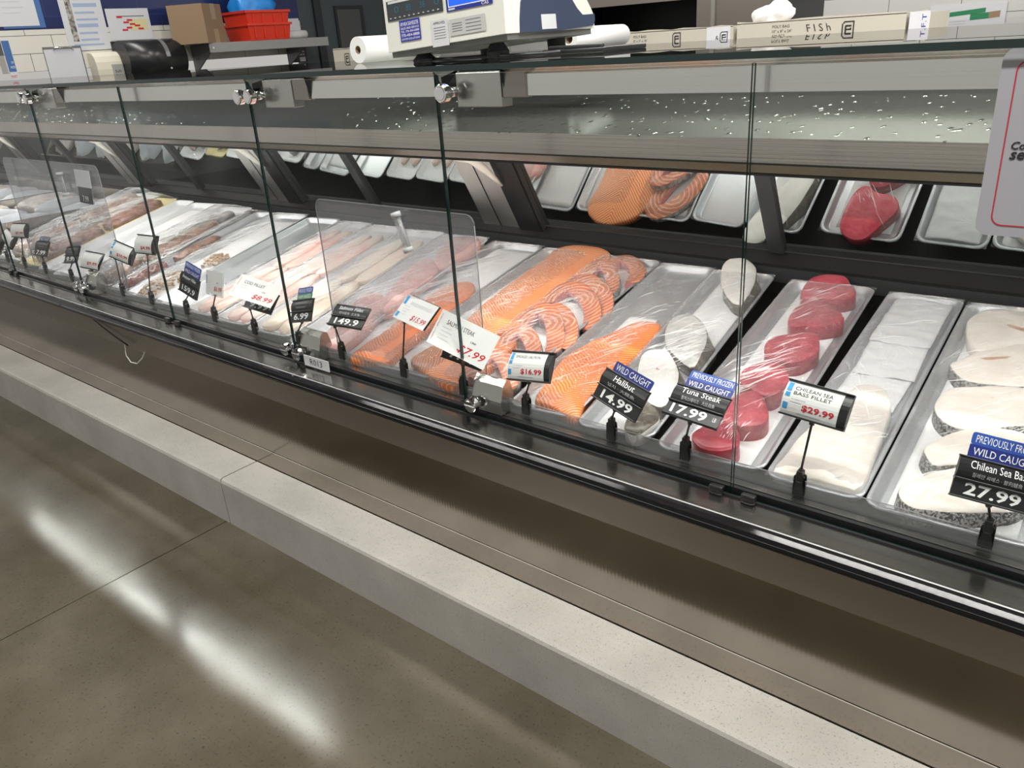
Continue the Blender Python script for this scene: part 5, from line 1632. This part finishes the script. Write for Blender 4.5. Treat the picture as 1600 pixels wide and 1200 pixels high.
# two cards standing on the left guard
t = thing('price_sign', 'white card above a dark 7.99 tag, on the left acrylic guard', 'price sign', (-2.93, 1.2145, 0.92), (-0.1, 0, -0.05))
MB().box((-0.065, -0.003, 0.005), (0.065, -0.002, 0.062), 'paper_dim').build('price_card', t)
b = MB().box((-0.055, -0.003, -0.05), (0.055, -0.001, 0.003), 'frame_grey')
b.text('7.99', lambda x, z: Vector((x, -0.0034, z)), 'white', w=0.05, h=0.02, y=-0.034)
b.build('holder', t)
MB().box((-0.055, -0.0008, -0.05), (0.055, 0.003, 0.062), 'lip').build('back_plate', t)

# ------------------------------------------------------------------ pale notice, darkened to look shaded, hung on the pane at the right
t = thing('notice_sign', 'pale rounded notice in painted shade with a red line border on the front glass', 'sign', (0.0, 1.1600, 1.031))
mb = MB()
X = Matrix(((1, 0, 0, 0), (0, 0, -1, 0), (0, 1, 0, 0), (0, 0, 0, 1)))
mb.poly(rrect(-0.198, 0.20, 0.0, 0.222, 0.014), 'sign_shaded', X, 0.003)
o_, i_ = rrect(-0.182, 0.184, 0.013, 0.208, 0.012), rrect(-0.1806, 0.1826, 0.0144, 0.2066, 0.011)
n = len(o_)
mb.add([Vector((p.x, -0.0004, p.y)) for p in o_] + [Vector((p.x, -0.0004, p.y)) for p in i_], [(k, (k + 1) % n, n + (k + 1) % n, n + k) for k in range(n)], 'red_ink')
for z, tx in ((0.111, 'Co'), (0.099, 'se')):
    mb.text(tx, lambda x, y: Vector((x, -0.0005, y)), 'ink', h=0.0095, x=-0.1735, y=z, align='L', shear=0.2, bold=0.02)
mb.build('board', t)

# ------------------------------------------------------------------ on top of the case: label scale, paper rolls
t = thing('weighing_scale', 'off-white label scale with a blue screen on the glass top', 'scale', (-1.527, 1.40, 1.2875), (0, math.radians(-3.6), 0))
W_, D_ = 0.365, 0.345
side = [(0.004, 0.0), (0.010, 0.118), (0.03, 0.20), (0.20, 0.20), (0.255, 0.14), (0.285, 0.095), (0.325, 0.045), (0.335, 0.03), (0.335, 0.0)]
mb = MB().prism([(p[0], p[1]) for p in side], 0.0, W_, 'scale_white')
mb.build('body', t, bevel=0.008)
MB().box((0.003, 0.012, -0.012), (W_ - 0.004, D_ - 0.02, -0.0002), 'scale_base').build('base', t)
arch = [(0.05, 0.0), (0.054, 0.03), (0.062, 0.06), (0.078, 0.082), (0.10, 0.094), (0.15, 0.104), (0.185, 0.103), (0.215, 0.092), (0.24, 0.07), (0.265, 0.044), (0.285, 0.03), (0.334, 0.031), (0.334, 0.016), (0.325, 0.006), (0.20, 0.0)]
X = Matrix(((0, 0, 1, W_ + 0.0035), (1, 0, 0, 0), (0, 1, 0, 0), (0, 0, 0, 1)))
MB().poly([Vector(p) for p in arch], 'scale_navy', X, 0.004).build('side_panel', t)
lb = MB()
lb.box((W_ + 0.0036, 0.125, 0.004), (W_ + 0.0046, 0.178, 0.034), 'lgrey')
lb.build('side_label', t)
fy = lambda z: 0.004 + 0.006 * z / 0.118 - 0.0012
fm = lambda x, z: Vector((x, fy(z) - 0.0006, z))
dp = MB()


def fpatch(mb, x0, x1, z0, z1, mat, off=0.0):
    mb.add([fm(x0, z0) + Vector((0, -off, 0)), fm(x1, z0) + Vector((0, -off, 0)), fm(x1, z1) + Vector((0, -off, 0)), fm(x0, z1) + Vector((0, -off, 0))], [(0, 1, 2, 3)], mat)


fpatch(dp, 0.012, 0.193, 0.066, 0.108, 'lcd')
fpatch(dp, 0.018, 0.130, 0.102, 0.107, 'lgrey', 0.0003)
fpatch(dp, 0.132, 0.188, 0.102, 0.107, 'lcd_digit', 0.0003)
for k, x in enumerate((0.045, 0.085, 0.13, 0.175)):
    dp.text('88' if k in (1, 2) else '0', lambda a, b: fm(a, b) + Vector((0, -0.0004, 0)), 'lcd_digit', h=0.014, w=0.016, x=x, y=0.088)
for k in range(11):
    fpatch(dp, 0.020 + k * 0.0155, 0.0255 + k * 0.0155, 0.0705, 0.0725, 'lgrey', 0.0003)
dp.build('digit_display', t)
sc = MB()
fpatch(sc, 0.203, 0.337, 0.062, 0.122, 'navy_sign')
fpatch(sc, 0.209, 0.331, 0.070, 0.116, 'white', 0.0003)
fpatch(sc, 0.211, 0.329, 0.072, 0.1145, 'screen', 0.0006)
sc.text('CAS', lambda a, b: fm(a, b) + Vector((0, -0.0005, 0)), 'white', h=0.0055, w=0.02, x=0.316, y=0.0663)
fpatch(sc, 0.209, 0.228, 0.0645, 0.0680, 'lgrey', 0.0003)
sc.build('screen', t)
st = MB()
fpatch(st, 0.048, 0.116, 0.018, 0.063, 'label_blue')
for z, tx, hh in ((0.055, 'AIM HIGH CASH REGISTER', 0.008), (0.046, 'SALES AND SERVICE', 0.0045), (0.039, 'TEL 770-454-0888', 0.0045), (0.031, '770-454-0888', 0.006), (0.023, 'SYSTEM SOLUTIONS', 0.004)):
    st.text(tx, lambda a, b: fm(a, b) + Vector((0, -0.0003, 0)), 'white', w=0.060, h=hh, x=0.082, y=z)
st.build('blue_sticker', t)
st = MB()
fpatch(st, 0.150, 0.202, -0.004, 0.050, 'lgrey')
st.text('APPROVED', lambda a, b: fm(a, b) + Vector((0, -0.0003, 0)), 'ink', w=0.036, h=0.005, x=0.176, y=0.044)
for k in range(5):
    fpatch(st, 0.158, 0.194, 0.034 - k * 0.0055, 0.0352 - k * 0.0055, 'strip_grey', 0.0003)
st.build('paper_sticker', t)
st = MB()
fpatch(st, 0.207, 0.312, 0.013, 0.046, 'silver_label')
for k in range(4):
    fpatch(st, 0.215, 0.245, 0.036 - k * 0.005, 0.0375 - k * 0.005, 'strip_grey', 0.0003)
    fpatch(st, 0.255, 0.300, 0.039 - k * 0.007, 0.0405 - k * 0.007, 'strip_grey', 0.0003)
st.build('silver_plate', t)
for x, y, hgt in ((0.075, 0.045, 0.0),):
    MB().tube([(x, y, -0.030), (x, y, -0.024), (x, y, -0.012)], [0.026, 0.028, 0.016], 'rubber', 18, smooth=False).build('foot', t)
MB().tube([(0.29, 0.06, -0.042), (0.29, 0.06, -0.030), (0.29, 0.06, -0.012)], [0.024, 0.026, 0.015], 'rubber', 18, smooth=False).build('foot', t)
MB().tube([(0.29, 0.28, -0.042), (0.29, 0.28, -0.012)], 0.022, 'rubber', 18, smooth=False).build('foot', t)
MB().tube([(0.075, 0.28, -0.030), (0.075, 0.28, -0.012)], 0.022, 'rubber', 18, smooth=False).build('foot', t)

cb = MB()
pth = [(-1.43, 1.45, 1.267), (-1.36, 1.43, 1.2665), (-1.28, 1.47, 1.2675), (-1.20, 1.44, 1.2665), (-1.12, 1.50, 1.267), (-1.08, 1.60, 1.267), (-1.05, 1.74, 1.267)]
cb.tube(pth, 0.0042, 'black', 8)
tag(cb.build('power_cord'), 'black cord lying on the glass top under the scale', 'cord')
tr = MB().bbox((-1.16, 1.52, 1.2628), (-1.00, 1.70, 1.272), 'black', 0.003)
tr.bbox((-1.15, 1.53, 1.272), (-1.01, 1.545, 1.279), 'frame_grey', 0.002)
tag(tr.build('plastic_plate'), 'low black plate on the glass top at the right foot of the scale', 'plate')


def roll(name, label, c, ln, r, rot, hole=0.32, mat='paper'):
    t = thing(name, label, 'roll', c, rot)
    n = 28
    vs, fs = [], []
    for x in (-ln / 2, ln / 2):
        for rr in (r, r * hole):
            vs += [Vector((x, math.cos(2 * math.pi * k / n) * rr, math.sin(2 * math.pi * k / n) * rr)) for k in range(n)]
    for k in range(n):
        q = (k + 1) % n
        fs.append((k, q, 2 * n + q, 2 * n + k))
    mb = MB().add(vs, fs, mat, True)
    mb.add(vs, [(k, n + k, n + (k + 1) % n, (k + 1) % n) for k in range(n)] + [(2 * n + k, 2 * n + (k + 1) % n, 3 * n + (k + 1) % n, 3 * n + k) for k in range(n)], mat)
    mb.build('paper', t)
    MB().add(vs, [(n + k, 3 * n + k, 3 * n + (k + 1) % n, n + (k + 1) % n) for k in range(n)], 'card', True).build('core', t)
    return t


roll('paper_roll', 'white paper roll behind the left end of the scale', (-1.9, 1.79, 1.2985), 0.32, 0.035, (0, 0, math.pi / 2))
roll('paper_roll', 'white paper roll sticking out right of the scale', (-1.325, 1.985, 1.2905), 0.26, 0.0275, (0, 0, math.pi / 2), 0.45)

# ------------------------------------------------------------------ work counter behind the case with its boxes
t = thing('work_counter', 'stainless work counter behind the seafood case carrying pale boxes', 'counter', (-1.8, 2.6, 0.0))
MB().bbox((-1.9, -0.32, 1.13), (2.2, 0.33, 1.17), 'steel', 0.004).build('counter_top', t)
for x in (-1.8, 0.0, 2.1):
    for y in (-0.27, 0.27):
        MB().tube([(x, y, 0.0), (x, y, 1.13)], 0.02, 'steel', 10).build('leg', t)


def fmark(mb, mapf, s, mat='ink'):
    """square bracketed F-like mark"""
    def bar(x0, x1, y0, y1):
        mb.add([mapf(x0 * s, y0 * s), mapf(x1 * s, y0 * s), mapf(x1 * s, y1 * s), mapf(x0 * s, y1 * s)], [(0, 1, 2, 3)], mat)
    bar(-0.5, -0.40, -0.5, 0.32)
    bar(-0.40, -0.30, 0.30, 0.44)
    bar(-0.32, 0.5, 0.40, 0.5)
    bar(0.40, 0.5, -0.5, 0.42)
    bar(-0.26, -0.12, -0.5, 0.12)
    bar(-0.22, 0.28, 0.06, 0.20)
    bar(-0.12, 0.28, -0.20, -0.08)
    bar(0.16, 0.28, -0.20, -0.02)


def pale_box(name, label, x0, x1, y0, y1, z1, marks, flap=0.0, rot=0.0):
    cx, cy = (x0 + x1) / 2, (y0 + y1) / 2
    t = thing(name, label, 'box', (cx, cy, 1.1705), (0, 0, rot))
    w, d, h = (x1 - x0) / 2, (y1 - y0) / 2, z1 - 1.1705
    mb = MB().box((-w, -d, 0), (w, d, h - 0.004), 'card_pale')
    n = 10
    rr = random.Random(int(abs(x0) * 100))
    edge = [(-w + 2 * w * k / n, h - 0.004 + rr.uniform(0.001, 0.006)) for k in range(n + 1)]
    mb.add([Vector((x, -d, h - 0.006)) for x, z in edge] + [Vector((x, -d, z)) for x, z in edge] + [Vector((x, -d + 0.003, z)) for x, z in edge] + [Vector((x, -d + 0.003, h - 0.006)) for x, z in edge],
           [(k + o, k + 1 + o, k + 1 + o + n + 1, k + o + n + 1) for k in range(n) for o in (0, n + 1, 2 * (n + 1))], 'card_pale')
    f = lambda dx, dz: (lambda a, b: Vector((dx + a, -d - 0.0006, dz + b)))
    for mk in marks:
        if mk[0] == 'F':
            fmark(mb, f(mk[1], mk[2]), mk[3])
        elif mk[0] == 'T':
            mb.text(mk[4], f(mk[1], mk[2]), 'ink', h=mk[3], align='L', shear=mk[5] if len(mk) > 5 else 0)
        elif mk[0] == 'L':
            q = f(mk[1], mk[2])
            mb.add([q(-mk[3], -0.05), q(mk[3], -0.05), q(mk[3], 0.022), q(-mk[3], 0.022)], [(0, 1, 2, 3)], 'paper_dim')
    mb.build('carton', t)
    return t


pale_box('poly_bag_box', 'pale carton with a square F mark and a barcode label, right of the scale', -1.594, -1.168, 2.5, 2.72, 1.2965,
         [('T', -0.14, 0.108, 0.0075, 'POLY BAG'), ('T', -0.14, 0.095, 0.0075, '8" x 3" x 18"'), ('T', -0.14, 0.083, 0.0075, '1000 PCS'), ('F', 0.02, 0.099, 0.03), ('L', 0.165, 0.10, 0.04), ('F', 0.183, 0.095, 0.026), ('T', 0.155, 0.09, 0.014, '&')])
bx = pale_box('poly_bag_box', 'long pale carton with handwriting, holding a white plastic bag', -1.155, -0.672, 2.5, 2.72, 1.3005,
              [('T', -0.13, 0.112, 0.008, 'POLY BAG'), ('T', -0.13, 0.099, 0.008, '10" x 8" x 24"'), ('T', -0.13, 0.086, 0.008, '500 PCS'), ('F', 0.09, 0.098, 0.034), ('T', -0.03, 0.103, 0.02, 'F I S h', -0.3)])
pale_box('glove_box', 'small white carton with a vertical blue label', -0.664, -0.612, 2.5, 2.70, 1.299, [])
g = bpy.data.objects['glove_box']
mb = MB().box((-0.0255, -0.1008, 0.02), (0.0255, -0.1004, 0.127), 'paper_dim')
mb.text('I.F.T', lambda x, z: Vector((0.012 - z, -0.1012, 0.098 + x)), 'label_blue', h=0.011, w=0.045)
mb.build('print', g)
pale_box('poly_bag_box', 'pale carton with an F mark, left of the paper roll', -3.06, -2.62, 2.48, 2.70, 1.31,
         [('F', -0.13, 0.10, 0.034), ('T', 0.05, 0.115, 0.006, 'POLY BAG'), ('T', 0.05, 0.103, 0.006, '500 PCS'), ('T', 0.05, 0.091, 0.006, '18" x 24"')])

# crumpled white plastic bag rising from the long carton
bm = bmesh.new()
bmesh.ops.create_icosphere(bm, subdivisions=4, radius=1.0)
for v in bm.verts:
    q = v.co.copy()
    f = 1 + 0.20 * noise.noise(q * 2.1 + Vector((4, 1, 2))) + 0.10 * abs(noise.noise(q * 5.5))
    tp = 1 - 0.42 * max(0, q.z)
    v.co = Vector((q.x * 0.062 * f * tp + 0.018 * q.z, q.y * 0.05 * f * tp, max(-0.002, (q.z + 0.35) * 0.044 * f)))
bag = MB().bm(bm, 'paper', smooth=True).build('plastic_bag', loc=(-1.075, 2.58, 1.2985))
tag(bag, 'crumpled white plastic bag bulging out of the long carton', 'bag')

# ------------------------------------------------------------------ left tiled wall: things hung and shelved on it
WX = -5.8


def wallq(mb, y0, y1, z0, z1, mat, x=0.0, th=None, skew=0.0):
    mb.add([Vector((x, y0, z0)), Vector((x, y1, z0)), Vector((x, y1 - skew, z1)), Vector((x, y0 - skew, z1))], [(0, 1, 2, 3)], mat)


def poster(name, label, y0, y1, z0, z1, fill, mat='paper_dim', back=None):
    t = thing(name, label, 'poster', (WX + 0.003, (y0 + y1) / 2, z0))
    w, h = (y1 - y0) / 2, z1 - z0
    mb = MB().box((-0.0015, -w, 0.0), (0.0, w, h), mat)
    fill(mb, w, h)
    mb.build('sheet', t)
    if back:
        MB().box((-0.0025, -w + back[0], -0.012), (-0.0016, w + back[1], h + 0.01), back[2]).build('backing', t)
    return t


def f1(mb, w, h):
    for k in range(9):
        z = h * (0.88 - k * 0.085)
        wallq(mb, -w * 0.62, w * R.uniform(0.1, 0.5), z, z + h * 0.018, 'lgrey', 0.0005)


def f2(mb, w, h):
    wallq(mb, -w * 0.72, -w * 0.45, h * 0.10, h * 0.97, 'photo_dark', 0.0005)
    for k in range(12):
        z = h * (0.93 - k * 0.075)
        wallq(mb, -w * 0.36, w * R.uniform(0.5, 0.85), z, z + h * (0.022 if k % 3 else 0.04), 'poster_line', 0.0005)
    wallq(mb, -w * 0.74, w * 0.7, h * 0.05, h * 0.07, 'poster_line', 0.0006)


def f3(mb, w, h):
    wallq(mb, 0.0, w * 0.85, h * 0.30, h * 0.66, 'poster_yellow', 0.0004)
    wallq(mb, -w * 0.55, w * 0.75, h * 0.74, h * 0.77, 'strip_grey', 0.0005)
    for a, b in ((-0.55, 0.70), (-0.1, 0.60), (-0.28, 0.53), (0.0, 0.47), (0.22, 0.42), (-0.18, 0.36), (0.36, 0.32), (-0.4, 0.29)):
        wallq(mb, w * a, w * (a + 0.26), h * b, h * (b + 0.06), 'red_ink', 0.0006)


def f4(mb, w, h):
    wallq(mb, -w, w * 0.9, h * 0.24, h * 0.97, 'poster_blue', 0.0004)
    mb.text('MART', lambda a, b: Vector((0.0008, a, b)), 'red_ink', w=0.036, h=0.017, x=-0.002, y=h * 0.13)
    for z, tx, tw in ((0.46, 'DY', 0.014), (0.35, 'NCES', 0.026)):
        mb.text(tx, lambda a, b: Vector((0.0008, a, b)), 'white', h=0.013, w=tw, x=0.017, y=h * z, align='R')


poster('wall_notice', 'white typed notice with a blue backing at the top left corner', 2.155, 2.40, 1.566, 1.93, f1, back=(0.03, 0.035, 'poster_blue'))
poster('wall_poster', 'tall white poster with a strip of dark photos down its left side', 2.545, 2.82, 1.41, 1.95, f2)
poster('wall_chart', 'white sheet with red squares and a yellow patch in plastic', 2.835, 3.135, 1.46, 1.655, f3)
poster('wall_notice', 'blue and white notice with red lettering at the left photo edge', 2.145, 2.19, 1.25, 1.495, f4)
t = thing('clipboard', 'grey clipboard with papers hanging on the tiled wall', 'clipboard', (WX + 0.004, 2.50, 1.235))
MB().box((-0.003, -0.125, 0.0), (0.0, 0.118, 0.205), 'strip_grey').build('board', t)
MB().box((0.0002, -0.122, -0.002), (0.002, 0.110, 0.190), 'paper_dim').build('papers', t)
MB().tube([(0.006, -0.06, 0.186), (0.010, -0.055, 0.198), (0.010, 0.055, 0.198), (0.006, 0.06, 0.186)], 0.0055, 'chrome', 8).build('clamp', t)
t = thing('soap_dispenser', 'cream soap dispenser on the wall beside the clipboard', 'dispenser', (WX + 0.002, 2.73, 1.225))
YX = Matrix(((0, 1, 0, 0), (1, 0, 0, 0), (0, 0, 1, 0), (0, 0, 0, 1)))
MB().prism([(0.0, 0.0), (0.10, 0.0), (0.102, 0.06), (0.098, 0.105), (0.085, 0.14), (0.06, 0.162), (0.03, 0.168), (0.0, 0.168)], -0.085, 0.095, 'cream_plastic', xf=YX).build('body', t, bevel=0.010)
lb = MB().bbox((0.098, 0.012, 0.012), (0.1085, 0.085, 0.09), 'grey_plastic', 0.004)
lb.text('Soft', lambda a, b: Vector((0.1092, a, b)), 'ink', w=0.045, h=0.018, x=0.048, y=0.045)
lb.build('push_bar', t)
t = thing('towel_dispenser', 'black rounded paper towel dispenser on the tiled wall', 'dispenser', (WX + 0.002, 3.03, 1.205))
cyl = []
for k in range(15):
    a = math.radians(-50 + k * 13.5)
    cyl.append((0.10 + 0.115 * math.cos(a), 0.125 + 0.125 * math.sin(a)))
prof = [(0.0, 0.02)] + cyl + [(0.0, 0.25)]
mb = MB()
vsl = [Vector((x, -0.21, z)) for x, z in prof] + [Vector((x, 0.21, z)) for x, z in prof]
n = len(prof)
mb.add(vsl, [(i, (i + 1) % n, (i + 1) % n + n, i + n) for i in range(n)], 'smoke', True)
mb.add(vsl, [tuple(reversed(range(n))), tuple(range(n, 2 * n))], 'smoke')
mb.build('cover', t)
mb = MB()
mb.add([Vector((x + 0.001, 0.055, z)) for x, z in cyl[4:14]] + [Vector((x + 0.001, 0.085, z)) for x, z in cyl[4:14]], [(i, i + 10, i + 11, i + 1) for i in range(9)], 'strip_grey', True)
mb.build('window_strip', t)
MB().tube([(0.216, 0.07, 0.06), (0.218, 0.07, 0.06)], 0.007, 'chrome', 12).build('lock', t)

t = thing('wall_shelf', 'stainless wall shelf on brackets carrying a carton and red crates', 'shelf', (WX + 0.002, 3.87, 1.345))
mb = MB().box((0.0, -0.52, 0.058), (0.33, 0.53, 0.062), 'shelf_steel')
mb.box((0.326, -0.52, 0.0), (0.33, 0.53, 0.058), 'shelf_steel')
mb.build('board', t)
for y in (-0.47, 0.36):
    MB().prism([(0.0, -0.12), (0.0, 0.0575), (0.30, 0.0575), (0.30, 0.035), (0.03, -0.12)], y, y + 0.012, 'strip_grey', xf=Matrix(((0, 1, 0, 0), (1, 0, 0, 0), (0, 0, 1, 0), (0, 0, 0, 1)))).build('bracket', t)
MB().tube([(0.331, -0.49, 0.03), (0.334, -0.49, 0.03)], 0.008, 'chrome', 10).build('bolt', t)
SZ = 1.345 + 0.0625
t = thing('cardboard_box', 'brown cardboard carton with pale tape on the wall shelf', 'box', (-5.62, 3.385, SZ), (0, 0, 0.55))
MB().box((-0.13, -0.145, 0), (0.13, 0.13, 0.25), 'card').build('carton', t)
MB().box((0.1302, -0.03, 0.15), (0.131, 0.035, 0.2512), 'card_tape').build('tape', t)
MB().box((0.1302, -0.03, 0.0), (0.131, 0.035, 0.09), 'card_tape').build('tape', t)


def crate(z, label, open_top=True):
    t = thing('plastic_crate', label, 'crate', (-5.60, 3.865, z))
    mb = MB()
    w, d, h, tk = 0.188, 0.15, 0.115, 0.006
    a, b = 0.90, 1.0
    base = [(-d * a, -w * a), (d * a, -w * a), (d * a, w * a), (-d * a, w * a)]
    top = [(-d, -w), (d, -w), (d, w), (-d, w)]
    ib = [(x * 0.95, y * 0.97) for x, y in base]
    it = [(x * 0.955, y * 0.975) for x, y in top]
    vs = [Vector((x, y, 0)) for x, y in base] + [Vector((x, y, h)) for x, y in top] + [Vector((x, y, h)) for x, y in it] + [Vector((x, y, tk)) for x, y in ib]
    fs = [(3, 2, 1, 0), (12, 13, 14, 15)]
    for i in range(4):
        j = (i + 1) % 4
        fs += [(i, j, 4 + j, 4 + i), (4 + i, 4 + j, 8 + j, 8 + i), (8 + i, 8 + j, 12 + j, 12 + i)]
    mb.add(vs, fs, 'red_plastic')
    mb.build('body', t)
    rim = MB()
    rim.box((d - 0.003, -w - 0.008, h - 0.016), (d + 0.008, w + 0.008, h), 'red_plastic').box((-d - 0.008, -w - 0.008, h - 0.016), (-d + 0.003, w + 0.008, h), 'red_plastic')
    rim.box((-d, w - 0.003, h - 0.016), (d, w + 0.008, h), 'red_plastic').box((-d, -w - 0.008, h - 0.016), (d, -w + 0.003, h), 'red_plastic')
    rim.build('rim', t)
    ribs = MB()
    for y in (-0.13, -0.05, 0.05, 0.13):
        ribs.box((d * 0.93, y - 0.004, 0.015), (d * 0.985 + 0.003, y + 0.004, h - 0.016), 'red_plastic')
    ribs.build('ribs', t)
    return t


crate(SZ, 'lower red plastic crate on the wall shelf')
crate(SZ + 0.085, 'upper red plastic crate stacked in the lower one')
bm = bmesh.new()
bmesh.ops.create_icosphere(bm, subdivisions=3, radius=1.0)
for v in bm.verts:
    q = v.co.copy()
    f = 1 + 0.22 * noise.noise(q * 2.3) + 0.07 * noise.noise(q * 6)
    v.co = Vector((max(-1, min(1, q.x * 1.5)) * 0.10 * f, max(-1, min(1, q.y * 1.35)) * 0.14 * f, max(-0.015, q.z * 0.15 * f)))
tag(MB().bm(bm, 'blue_plastic', smooth=True).build('plastic_bag', loc=(-5.60, 3.83, SZ + 0.085 + 0.115 - 0.005)), 'bright blue plastic bag in the upper red crate', 'bag')
roll('paper_roll', 'small white roll on the wall shelf right of the red crates', (-5.60, 4.20, SZ + 0.03), 0.18, 0.029, (0, 0, math.pi / 2), 0.4)
t = thing('wall_phone', 'black wall unit with pale keys below the shelf end', 'phone', (WX + 0.002, 4.33, 1.235))
MB().bbox((0, -0.06, 0), (0.05, 0.06, 0.17), 'black', 0.006).build('body', t)
for r_ in range(4):
    for c_ in range(3):
        MB().box((0.0502, -0.035 + c_ * 0.024, 0.05 + r_ * 0.022), (0.053, -0.018 + c_ * 0.024, 0.062 + r_ * 0.022), 'lgrey').build('key', t)
MB().box((0.0502, -0.02, 0.005), (0.052, 0.035, 0.038), 'paper_dim').build('label_plate', t)
tr = MB().box((0.0, 0.0, 0.0), (0.012, 0.10, 0.115), 'paper_dim')
tag(tr.build('wall_plate', loc=(WX + 0.001, 4.285, 1.445)), 'pale plate on the wall right of the red crates', 'plate')

# ------------------------------------------------------------------ kitchen behind the right half
t = thing('steel_oven', 'stainless oven with a dark open front behind the boxes', 'oven', (-2.25, 3.85, 0.0))
mb = MB()
Wd, Dp, Ht = 0.62, 0.7, 1.75
mb.box((-Wd, 0.06, 0), (Wd, Dp, 1.0), 'steel_dark')
mb.box((-Wd, 0.0, 1.0), (Wd, 0.06, 1.2), 'steel_fascia')
mb.box((-Wd, 0.0, 1.42), (Wd, 0.06, Ht), 'steel_fascia')
mb.box((-Wd, 0.0, 1.2), (-Wd + 0.07, 0.06, 1.42), 'steel_fascia').box((0.26, 0.0, 1.2), (Wd, 0.06, 1.42), 'steel_fascia')
mb.box((-Wd, 0.5, 1.0), (Wd, Dp, Ht), 'oven_dark').box((-Wd, 0.06, 1.0), (-Wd + 0.01, 0.5, Ht), 'oven_dark').box((Wd - 0.01, 0.06, 1.0), (Wd, 0.5, Ht), 'oven_dark')
mb.box((-Wd + 0.01, 0.06, Ht - 0.02), (Wd - 0.01, 0.5, Ht), 'steel_dark').box((-Wd + 0.01, 0.06, 1.0), (Wd - 0.01, 0.5, 1.02), 'oven_dark')
mb.build('body', t)
MB().box((0.34, -0.012, 0.4), (0.36, -0.0002, 1.7), 'steel').build('trim_strip', t)
t = thing('pan_rack', 'stainless rack with hanging pans in the far kitchen', 'rack', (-0.9, 4.6, 0.0))
for x in (-0.95, 0.55):
    for y in (0.0, 0.4):
        MB().tube([(x, y, 0), (x, y, 1.9)], 0.018, 'steel_dark', 8).build('post', t)
for z in (0.5, 1.43):
    MB().box((-0.98, -0.03, z), (0.58, 0.43, z + 0.03), 'steel_dark').build('shelf', t)
for k, (x, w_) in enumerate(((-0.62, 0.30), (-0.28, 0.22), (0.02, 0.26))):
    t = thing('steel_pan', ('leftmost', 'middle', 'rightmost')[k] + ' stainless pan standing on the far rack shelf', 'pan', (-0.9 + x, 4.80, 1.4605), group=None)
    MB().prism([(-0.15, 0.0), (0.15, 0.0), (0.17, 0.10), (-0.17, 0.10)], -w_ / 2, w_ / 2, 'steel').build('body', t)
    MB().box((-w_ / 2 - 0.008, -0.18, 0.10), (w_ / 2 + 0.008, 0.18, 0.106), 'steel').build('lid', t)
t = thing('wall_poster', 'pale poster with green stripes and food photos on the far right wall', 'poster', (-1.24, 5.893, 1.17))
mb = MB().box((-0.21, 0.0, 0.0), (0.21, 0.003, 0.15), 'paper_dim')
mb.add([Vector((x, -0.0006, z)) for x, z in ((-0.16, 0.075), (0.10, 0.095), (0.10, 0.12), (-0.16, 0.10))], [(0, 1, 2, 3)], 'green_sign')
mb.add([Vector((x, -0.0006, z)) for x, z in ((0.02, 0.055), (0.12, 0.06), (0.12, 0.094), (0.02, 0.09))], [(0, 1, 2, 3)], 'green_sign')
mb.add([Vector((x, -0.0008, z)) for x, z in ((0.12, 0.06), (0.18, 0.065), (0.18, 0.10), (0.12, 0.095))], [(0, 1, 2, 3)], 'card')
for k in range(3):
    mb.add([Vector((x, -0.0006, z)) for x, z in ((-0.17, 0.02 + k * 0.015), (0.0, 0.022 + k * 0.015), (0.0, 0.026 + k * 0.015), (-0.17, 0.024 + k * 0.015))], [(0, 1, 2, 3)], 'lgrey')
mb.build('sheet', t)

# ------------------------------------------------------------------ loose wires hanging below the bumper
w1 = MB().tube([(-2.851, 1.085, 0.504), (-2.777, 1.083, 0.484), (-2.695, 1.083, 0.463), (-2.616, 1.085, 0.444)], 0.0026, 'black', 8)
tag(w1.build('loose_cable'), 'thin black cable hanging slanted below the bumper of the middle case', 'cable')
w2 = MB().tube([(-2.640, 1.087, 0.452), (-2.663, 1.09, 0.398), (-2.64, 1.09, 0.377), (-2.596, 1.09, 0.381), (-2.547, 1.09, 0.410), (-2.527, 1.095, 0.434)], 0.0016, 'glint_wire', 8)
tag(w2.build('loose_wire'), 'pale wire loop hanging below the black cable on the case front', 'wire')
